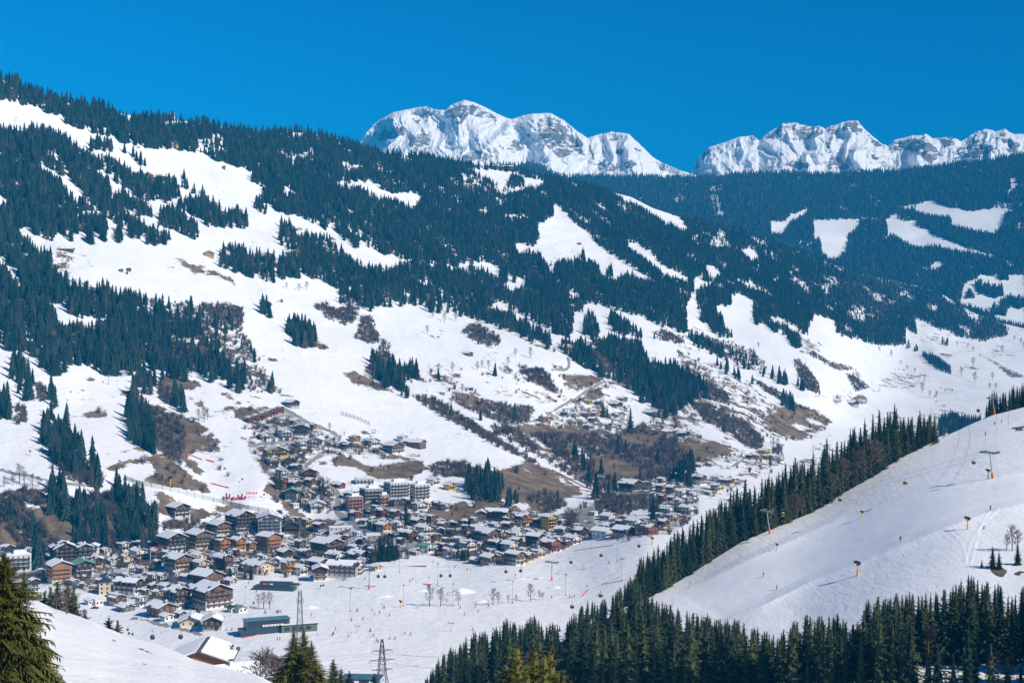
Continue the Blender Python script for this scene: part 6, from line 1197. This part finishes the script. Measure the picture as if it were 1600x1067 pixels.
# lattice power masts
def lattice(p,h,lab,arms=(.62,.78,.95),w0=.085,aw=.20,tk=1.0):
    r=empty('lattice_mast',p,.35); tag(r,lab,'power mast'); m=MB(); t=h*.0045*tk
    def wd(z): return h*(w0*(1-z)**.9*(1 if z<.55 else .8)+.010)
    zs=[0,.16,.31,.44,.55,.64,.72,.80,.87,.94,1.0]
    for a,b in zip(zs[:-1],zs[1:]):
        A,B=wd(a),wd(b)
        for i in range(4):
            sx,sy=((-1,-1),(1,-1),(1,1),(-1,1))[i]; tx,ty=((1,-1),(1,1),(-1,1),(-1,-1))[i]
            m.tube((sx*A,sy*A,a*h),(sx*B,sy*B,b*h),t,t,4); m.tube((sx*A,sy*A,a*h),(tx*B,ty*B,b*h),t*.6,t*.6,3); m.tube((tx*A,ty*A,a*h),(sx*B,sy*B,b*h),t*.6,t*.6,3)
    m.build('tower',M_DSTEEL,r)
    for k,z in enumerate(arms):
        m=MB(); L=h*aw*(1.0,1.25,1.0)[k%3]
        for s in (-1,1):
            m.tube((0,0,z*h+h*.012),(s*L,0,z*h),t,t*.7,4); m.tube((0,0,z*h-h*.014),(s*L,0,z*h),t,t*.7,4); m.tube((s*L*.5,0,z*h-h*.006),(s*L*.5,0,z*h+h*.006),t*.6,t*.6,3)
        m.build('cross_arm',M_DSTEEL,r)
        for s in (-1,1):
            m=MB()
            for q in range(4): m.lathe((s*L*.97,0,z*h-h*.008-q*h*.007),[(.001,0),(h*.005,-h*.002),(.001,-h*.005)],6)
            m.build('insulator',M_DSTEEL,r)
    return r
d=560; zb=float(MOUND.z(597,np.array(560.0))); zt=EYE-(998-CY)/F*d; M1=lattice(((597-CX)/F*d,d,zb),zt-zb,'dark lattice power mast with three cross arms on the lower snow field',(.62,.74,.86),.10,.135)
d=600; zb=float(MOUND.z(468,np.array(600.0))); zt=EYE-(922-CY)/F*d; M2=lattice(((468.6-CX)/F*d,d,zb),zt-zb,'tall lattice mast rising behind the sunlit spruce trio',(.93,),.045,.03,.42)
for k,(z,s) in enumerate(((.86,-1),(.86,1),(.74,-1),(.74,1))):
    d=560; zb=float(MOUND.z(597,np.array(560.0))); h=EYE-(998-CY)/F*d-zb; a=Vector(((597-CX)/F*d+s*h*.135*.9,d,zb+z*h-1.2))
    b=Vector(P(330+k*20,1010+k*9,700)); c=Vector(P(960,1000+12*k,470)); m=MB(); q=b
    for u,v in ((b,a),(a,c)):
        q=u
        for j in range(1,9): t=j/8; w_=u.lerp(v,t)+Vector((0,0,-4*t*(1-t)*3.0)); m.tube(q,w_,.03,.03,3,0,False); q=w_
    o=m.build('power_line',M_DSTEEL); tag(o,('upper left','upper right','middle left','middle right')[k]+' wire carried by the lattice mast','wire','wires of the lattice mast')
# nets and barriers
def strip_fence(reg,pts,hgt,mat,name,lab,cat,posts=True,L=None,pm=None,post_gap=4.0):
    L=L or MAIN; q=[]
    pp=Z(reg,pts)
    for (xa,ya),(xb,yb) in zip(pp[:-1],pp[1:]):
        n=max(1,int(math.hypot(xb-xa,yb-ya)/4))
        for i in range(n): q.append(land(xa+(xb-xa)*i/n,ya+(yb-ya)*i/n,L))
    q.append(land(*pp[-1],L)); r=empty(name,q[0]); tag(r,lab,cat); o=q[0]; m=MB()
    for a,b in zip(q[:-1],q[1:]):
        a=a-o; b=b-o; n=(b-a).cross(Vector((0,0,1))).normalized()*.06
        A=[a-n,b-n,b+n,a+n]; m.face([p+Vector((0,0,hgt)) for p in A]); m.face([a-n+Vector((0,0,-.5)),b-n+Vector((0,0,-.5)),b-n+Vector((0,0,hgt)),a-n+Vector((0,0,hgt))]); m.face([b+n+Vector((0,0,-.5)),a+n+Vector((0,0,-.5)),a+n+Vector((0,0,hgt)),b+n+Vector((0,0,hgt))])
    m.build('panel' if hgt>2 else 'net',mat,r)
    if posts:
        acc=0; last=None; np_=0
        for a,b in zip(q[:-1],q[1:]):
            acc+=(b-a).length
            if acc>post_gap and np_<60:
                acc=0; np_+=1; m=MB(); m.tube((0,0,-.5),(0,0,hgt*1.25),.09 if hgt<2 else .16,.09 if hgt<2 else .16,5); k=m.build('post',pm or M_DSTEEL,r); k.location=b-o+Vector((0,-.12,0))
    return r
strip_fence('H',[(575,125),(650,152),(740,168),(840,192),(940,217),(1060,243),(1150,264),(1245,280)],3.6,M_GREENP,'piste_barrier','long pale barrier curving below the brown meadow beside the piste','barrier',True,None,M_DSTEEL,7.0)
strip_fence('D',[(835,800),(890,808),(935,826)],1.1,M_RNET,'safety_net','upper red safety net beside the gully of the steep piste','net')
strip_fence('D',[(955,828),(990,838)],1.5,M_ORANGE,'safety_net','short bright orange net by the round snow wall','net')
strip_fence('D',[(975,936),(1060,957)],1.2,M_RNET,'safety_net','lower red net above the magenta playground','net')
strip_fence('E',[(985,872),(1050,905),(1130,950),(1200,972),(1260,992)],1.1,M_RNET,'safety_net','long red net down the narrow piste behind the brown hill','net')
strip_fence('D',[(112,533),(135,540),(160,552)],1.4,M_ORANGE,'safety_net','orange net between spruces on the left slope','net')
strip_fence('r',[(1010,835),(1080,855),(1200,835),(1340,800)],.5,M_RNET,'safety_net','red fence along the lower lift station','net')
strip_fence('m',[(805,552),(850,556),(890,556)],0.7,M_RED,'safety_net','red barrier at the snow park entrance on the piste','net')
strip_fence('o',[(800,540),(830,512),(855,485)],0.8,M_RNET,'safety_net','slanting red net right of the bare trees on the piste','net')
strip_fence('o',[(960,440),(1060,425),(1190,400)],.35,M_RNET,'safety_net','thin red net line high on the wide piste','net')
strip_fence('p',[(885,505),(940,500),(1004,488)],.9,M_DSTEEL,'railing','dark railing on the brown edge at the right picture border','railing',True,HILL,M_DSTEEL,1.5)
strip_fence('h',[(450,775),(600,750),(820,722)],.4,M_DSTEEL,'rope_fence','dark rope fence across the top of the wide piste','fence')
strip_fence('f',[(860,620),(1000,625)],.7,M_STEEL,'guard_rail','steel guard rail at the edge of the hamlet terrace','railing')
# snow barriers on the open slope
_s=MB(); _s.box((0,0,1.3),(.3,.45,3.6)); _b1=_s.mesh('barrier_bar',[M_DSTEEL]); _s=MB(); _s.tube((-.9,0,-.6),(.0,0,1.6),.10,.10,5); _b2=_s.mesh('barrier_strut',[M_DSTEEL]); l=[]
for i in range(22):
    t=i/21; x=1025+265*t; y=160+105*t**.8+(6 if i%2 else -4)-18*math.sin(t*3); px,py=at('e',x,y); r=empty('snow_barrier',land(px,py),1.2); tag(r,None,'snow barrier','avalanche barriers'); a=link('bar',_b1); kid(a,r); a=link('strut',_b2); kid(a,r); r.scale=(1,1,1.2) ; l.append((px,r))
ordlab(l,'dark snow barrier','in the row on the open slope')
# magenta playground, steel frame, cars
px,py=at('u',1330,645); d=float(MAIN.at(px,py)); r=empty('playground',P(px,py,d),.1); tag(r,'magenta play park with towers and banners beside the steep piste','playground')
for i,x in enumerate((-9,-7,-4.5,-1,3,6,9)):
    h=(2.5,5,4,2,3.5,4,2.5)[i]; m=MB(); m.box((0,0,h/2),(1.2,1.2,h)); m.box((0,0,h+.4),(1.7,1.7,.8),0,0,.2); k=m.build('tower',M_MAG,r); k.location=(x,(i%3)*2,0)
for i,x in enumerate((-6,-2,1.5,5,8)):
    m=MB(); m.box((0,0,1.0),(3.0,.2,1.6)); k=m.build('banner',(M_RED,M_MAG)[i%2],r); k.location=(x,-1.6,.2)
for i in range(6):
    m=MB(); m.tube((0,0,0),(0,0,6.5),.08,.06,5); m.box((.5,0,5.6),(1.0,.05,1.6)); k=m.build('flag',(M_RED,M_ORANGE)[i%2],r); k.location=(10+i*1.6,(i%2)*2.0,0)
px,py=at('b',285,560); d=float(MAIN.at(px,py)); r=empty('steel_frame',P(px,py,d),.2); tag(r,'red steel frame of a building site between the dark hotels','steel frame')
for i in range(4):
    for j in range(2):
        m=MB(); m.tube((0,0,-1),(0,0,9),.22,.22,6); k=m.build('column',M_RED if i==1 else M_STEEL,r); k.location=(-6+i*4,j*5,0)
for z in (3,6,9): m=MB(); m.box((-2,0,z),(8.6,.2,.25)); m.box((0,5,z),(12.6,.2,.25)); m.build('beam',M_RED if z>7 else M_STEEL,r)
def car_meshes():
    b=MB(); b.box((0,0,.55),(4.3,1.75,.62)); b.box((-.2,0,1.10),(2.5,1.6,.52),0,0,.78); w=MB(); w.box((-.2,0,1.08),(2.56,1.64,.36),0,0,.84)
    wh=MB(); wh.tube((0,-.11,0),(0,.11,0),.33,.33,12); return b,w.mesh('windows',[M_GLASS]),wh.mesh('wheel',[M_BLK])
cb_,cw_,cwh=car_meshes(); CARM={k:cb_.mesh('car_body',[m]) for k,m in (('dark',M_DSTEEL),('white',M_WHT),('red',M_RED),('silver',M_STEEL),('blue',M_BLUE))}
def car(px,py,rz,c,grp='parked cars'):
    r=empty('parked_car',land(px,py)+Vector((0,0,.05)),rz); tag(r,None,'car',grp); kid(link('body',CARM[c]),r); kid(link('windows',cw_),r)
    for x in (-1.35,1.35):
        for y in (-.85,.85): k=link('wheel',cwh); kid(k,r); k.location=(x,y,.33)
    return r
byc={}
for i,(x,y) in enumerate(((262,352),(300,345),(335,372),(372,360),(400,348),(428,340),(455,372),(478,350),(505,385),(535,392),(562,350),(585,375),(610,362),(640,350),(668,370),(300,372),(540,335),(615,340))):
    c=('dark','dark','white','dark','silver','dark','blue','dark','red')[i%9]; px,py=at('t',x,y); byc.setdefault(c,[]).append((px,car(px,py,rt.uniform(-.4,.4)+(1.2 if i%3==0 else 0),c)))
for c,l in byc.items(): ordlab(l,c+' parked car','on the village car park')
byc={}
for i,(r_,x,y,rz) in enumerate((('h',600,515,.4),('h',555,500,.4),('h',545,560,.5),('c',215,350,.2),('c',770,330,1.0),('d',480,475,0),('a',1350,700,.3),('a',450,640,.2),('a',520,905,.1),('a',880,1010,.2),('a',1000,975,.2),('e',640,655,.2),('e',700,790,.6))):
    c=('dark','white','silver')[i%3]; px,py=at(r_,x,y); byc.setdefault(c,[]).append((px,car(px,py,rz,c,'cars in the village')))
for c,l in byc.items(): ordlab(l,c+' car','standing on the village roads')
# ridges of pushed-up snow in the snow park
def kicker(reg,x,y,w,hp,sx):
    px,py=at(reg,x,y); c=land(px,py); L=w*ZR[reg][2]*c.y/F; hh=hp*ZR[reg][2]*c.y/F; n=20; m=MB(); V=[]
    for j in range(n):
        for i in range(n):
            u,v=i/(n-1)*2-1,j/(n-1)*2-1; e=max(0,1-u*u)**1.6*max(0,1-v*v)**1.5; e*=.8+.3*math.exp(-((u-sx*.35)/.35)**2)
            V.append((u*L/2,v*L*.30,hh*.5*e-.12))
    m.v=V; m.f=[(j*n+i,j*n+i+1,(j+1)*n+i+1,(j+1)*n+i) for j in range(n-1) for i in range(n-1)]; m.m=[0]*len(m.f)
    o=m.build('snow_bank',M_LAND,None,True); o.location=c; o['kind']='structure'; return o
for a in (('m',1230,640,330,110,-1),('m',390,680,250,50,1),('m',790,620,200,45,1),('m',620,330,500,40,-1),('m',1420,735,160,50,1),('o',300,395,230,28,-1),('o',570,470,140,40,1),('o',420,390,120,25,1),('n',360,55,260,55,1)): kicker(*a)
# the big wooden chalet close below the mound
def big_chalet():
    d=345; zr=EYE-(1015-CY)/F*d; rz=math.radians(-86); w,l=13.0,16.0; pit=.36; gz=float(MOUND.z(320,np.array(float(d+5))))
    r=empty('wooden_chalet',((311-CX)/F*d-.6,d+8,gz),rz); tag(r,'big wooden chalet with snowy roof half hidden by the near snow mound','chalet'); H=zr-gz-.6-w/2*pit; x,y=l/2,w/2
    pm,nt,b=newmat('vertical_boards'); pos=objpos(nt); wv=N(nt,'ShaderNodeTexWave',wave_type='BANDS',bands_direction='Y'); wv.inputs['Scale'].default_value=1.1; wv.inputs['Distortion'].default_value=.6; nt.links.new(pos,wv.inputs['Vector'])
    cc=mixc(nt,smooth(nt,wv.outputs['Fac'],.05,.35),(.075,.030,.015),mixc(nt,noise(nt,.9,4,.6,pos),(.27,.105,.040),(.46,.20,.075))); nt.links.new(cc,b.inputs['Base Color']); b.inputs['Roughness'].default_value=.8
    m=MB()
    for p,q in (((x,-y),(x,y)),((x,y),(-x,y)),((-x,y),(-x,-y)),((-x,-y),(x,-y))): m.face([(p[0],p[1],-4),(q[0],q[1],-4),(q[0],q[1],H),(p[0],p[1],H)])
    for s in (1,-1): m.face([(s*x,-y,H),(s*x,y,H),(s*x,0,H+y*pit)][::s])
    m.build('wall',pm,r)
    m=MB(); m.box((x+.06,0,H-1.0),(.12,w*.98,.28)); m.build('cross_beam',TM['dark'],r)
    oh=1.5; b_=y+oh; a=x+.9; z0=H+y*pit+.08; fz=lambda yy:z0-abs(yy)*pit; th=.34; m=MB()
    for s in (1,-1):
        q=[(-a,0,fz(0)),(a,0,fz(0)),(a,s*b_,fz(b_)),(-a,s*b_,fz(b_))]; t=[(p[0],p[1],p[2]+th) for p in q]
        if s>0: q,t=q[::-1],t[::-1]
        m.face(t); m.face(q[::-1])
        for i in range(4): j=(i+1)%4; m.face([q[i],q[j],t[j],t[i]])
    m.build('roof',simple('dark_shingles',(.085,.085,.088),.7,.35,1.2),r)
    m=MB(); e=.38; nx,ny=26,12
    for s in (1,-1):
        cells=set()
        for i in range(nx):
            for j in range(ny):
                v=j/ny; u=i/nx
                strip=(j==0) or (j==1 and s<0 and i%5==2)
                bare=(s>0 and u<.36+.1*math.sin(j*2.1) and v>.62+.08*math.sin(i*2.3) and not(j==ny-2 and i%4==1) and not(j==ny-4 and i%5==2))
                if not(strip or bare): cells.add((i,j))
        P_=lambda i,j,up:(-a+.15+(2*a-.3)*i/nx,s*(b_-.1)*j/ny,fz((b_-.1)*j/ny)+th+(e if up else 0))
        for i,j in cells:
            t=[P_(i,j,1),P_(i+1,j,1),P_(i+1,j+1,1),P_(i,j+1,1)]; q=[P_(i,j,0),P_(i+1,j,0),P_(i+1,j+1,0),P_(i,j+1,0)]; m.face(t if s<0 else t[::-1])
            for di,dj,k1,k2 in ((0,-1,0,1),(1,0,1,2),(0,1,2,3),(-1,0,3,0)):
                if (i+di,j+dj) not in cells: m.face([q[k1],q[k2],t[k2],t[k1]])
    m.build('snow_cover',M_SNOW,r)
    for yy in (-3.4,0,3.4): m=MB(); m.box((x+.08,yy,H-2.4),(.14,1.1,1.3)); m.build('window',M_GLASS,r)
big_chalet()
def annex(px,py,d,w,l,rz,zt,lab,st='or'):
    rnd=random.Random(px); pit=.32; h=2.8; pos=((px-CX)/F*d,d,zt-h-w/2*pit-.5); ST['ax']=('ochre','orange',M_ROOFD,0,''); o=house(pos,math.radians(rz),w,l,1,'ax',rnd,True,pit,'chalet_annex',.97,h); tag(o,lab,'chalet','big chalet and its annexes')
annex(366,1046,318,8.0,9.5,-150,EYE-(1036-CY)/F*318,'low annex with thick roof snow right in front of the big chalet'); annex(392,1060,306,5.0,7.0,-150,EYE-(1047-CY)/F*306,'smallest annex at the lower right of the big chalet')
SKY_SAT,SKY_HUE,SKY_VAL,SKY_STR,SKY_GAM=1.6,0.500,0.36,0.10,1.6
SUN_STR=5.0; SUN_COL=(1.0,.91,.775); HAZE_COL=(0.01,0.48,1.0,1); HAZE_DEN=9.0e-5; EXPO=0.31
# ================================================================== sky, sun, air, camera
SUN_EL=math.radians(38); SUN_DIR=Vector((math.cos(SUN_EL)*.86,math.cos(SUN_EL)*-.51,math.sin(SUN_EL))).normalized()
w=bpy.data.worlds.new('World'); sc.world=w; w.use_nodes=True; nt=w.node_tree; nt.nodes.clear()
sky=nt.nodes.new('ShaderNodeTexSky'); sky.sky_type='NISHITA'; sky.sun_disc=False; sky.sun_elevation=SUN_EL; sky.sun_rotation=math.atan2(SUN_DIR.x,SUN_DIR.y)
sky.altitude=1200; sky.air_density=1.0; sky.dust_density=0.35; sky.ozone_density=4.0
hs=nt.nodes.new('ShaderNodeHueSaturation'); hs.inputs['Saturation'].default_value=SKY_SAT; hs.inputs['Hue'].default_value=SKY_HUE; hs.inputs['Value'].default_value=SKY_VAL
bg=nt.nodes.new('ShaderNodeBackground'); bg.inputs[1].default_value=SKY_STR; out=nt.nodes.new('ShaderNodeOutputWorld')
gm=nt.nodes.new('ShaderNodeGamma'); gm.inputs[1].default_value=SKY_GAM; nt.links.new(sky.outputs[0],gm.inputs[0]); nt.links.new(gm.outputs[0],hs.inputs['Color']); nt.links.new(hs.outputs[0],bg.inputs[0]); nt.links.new(bg.outputs[0],out.inputs[0])
sl=bpy.data.lights.new('sun','SUN'); sl.energy=SUN_STR; sl.angle=math.radians(.5); sl.color=SUN_COL; so=bpy.data.objects.new('sun',sl); COL.objects.link(so)
so.rotation_euler=(-SUN_DIR).to_track_quat('-Z','Y').to_euler()
hz=MB(); x,y0,y1,z0,z1=5200,-300,13500,-400,2100
hz.box((0,(y0+y1)/2,(z0+z1)/2),(2*x,y1-y0,z1-z0)); m=bpy.data.materials.new('haze'); m.use_nodes=True; nt=m.node_tree; nt.nodes.clear()
o2=nt.nodes.new('ShaderNodeOutputMaterial'); v=nt.nodes.new('ShaderNodeVolumePrincipled'); v.inputs['Color'].default_value=HAZE_COL; v.inputs['Density'].default_value=HAZE_DEN; v.inputs['Anisotropy'].default_value=-0.3
nt.links.new(v.outputs[0],o2.inputs['Volume']); ho=hz.build('haze',m); tag(ho,'thin blue air filling the whole valley','haze',None,'stuff')
cd=bpy.data.cameras.new('camera'); co=bpy.data.objects.new('camera',cd); COL.objects.link(co); cd.sensor_width=36; cd.lens=50.0; cd.clip_start=1; cd.clip_end=60000
co.location=(0,0,EYE); co.rotation_euler=(math.pi/2,0,0); sc.camera=co
sc.view_settings.view_transform='Standard'; sc.view_settings.look='None'; sc.view_settings.exposure=EXPO; sc.view_settings.gamma=1
sc.cycles.max_bounces=6; sc.cycles.diffuse_bounces=3; sc.cycles.volume_bounces=0; sc.cycles.transparent_max_bounces=8
sc.cycles.use_denoising=True; sc.cycles.denoising_prefilter='ACCURATE'
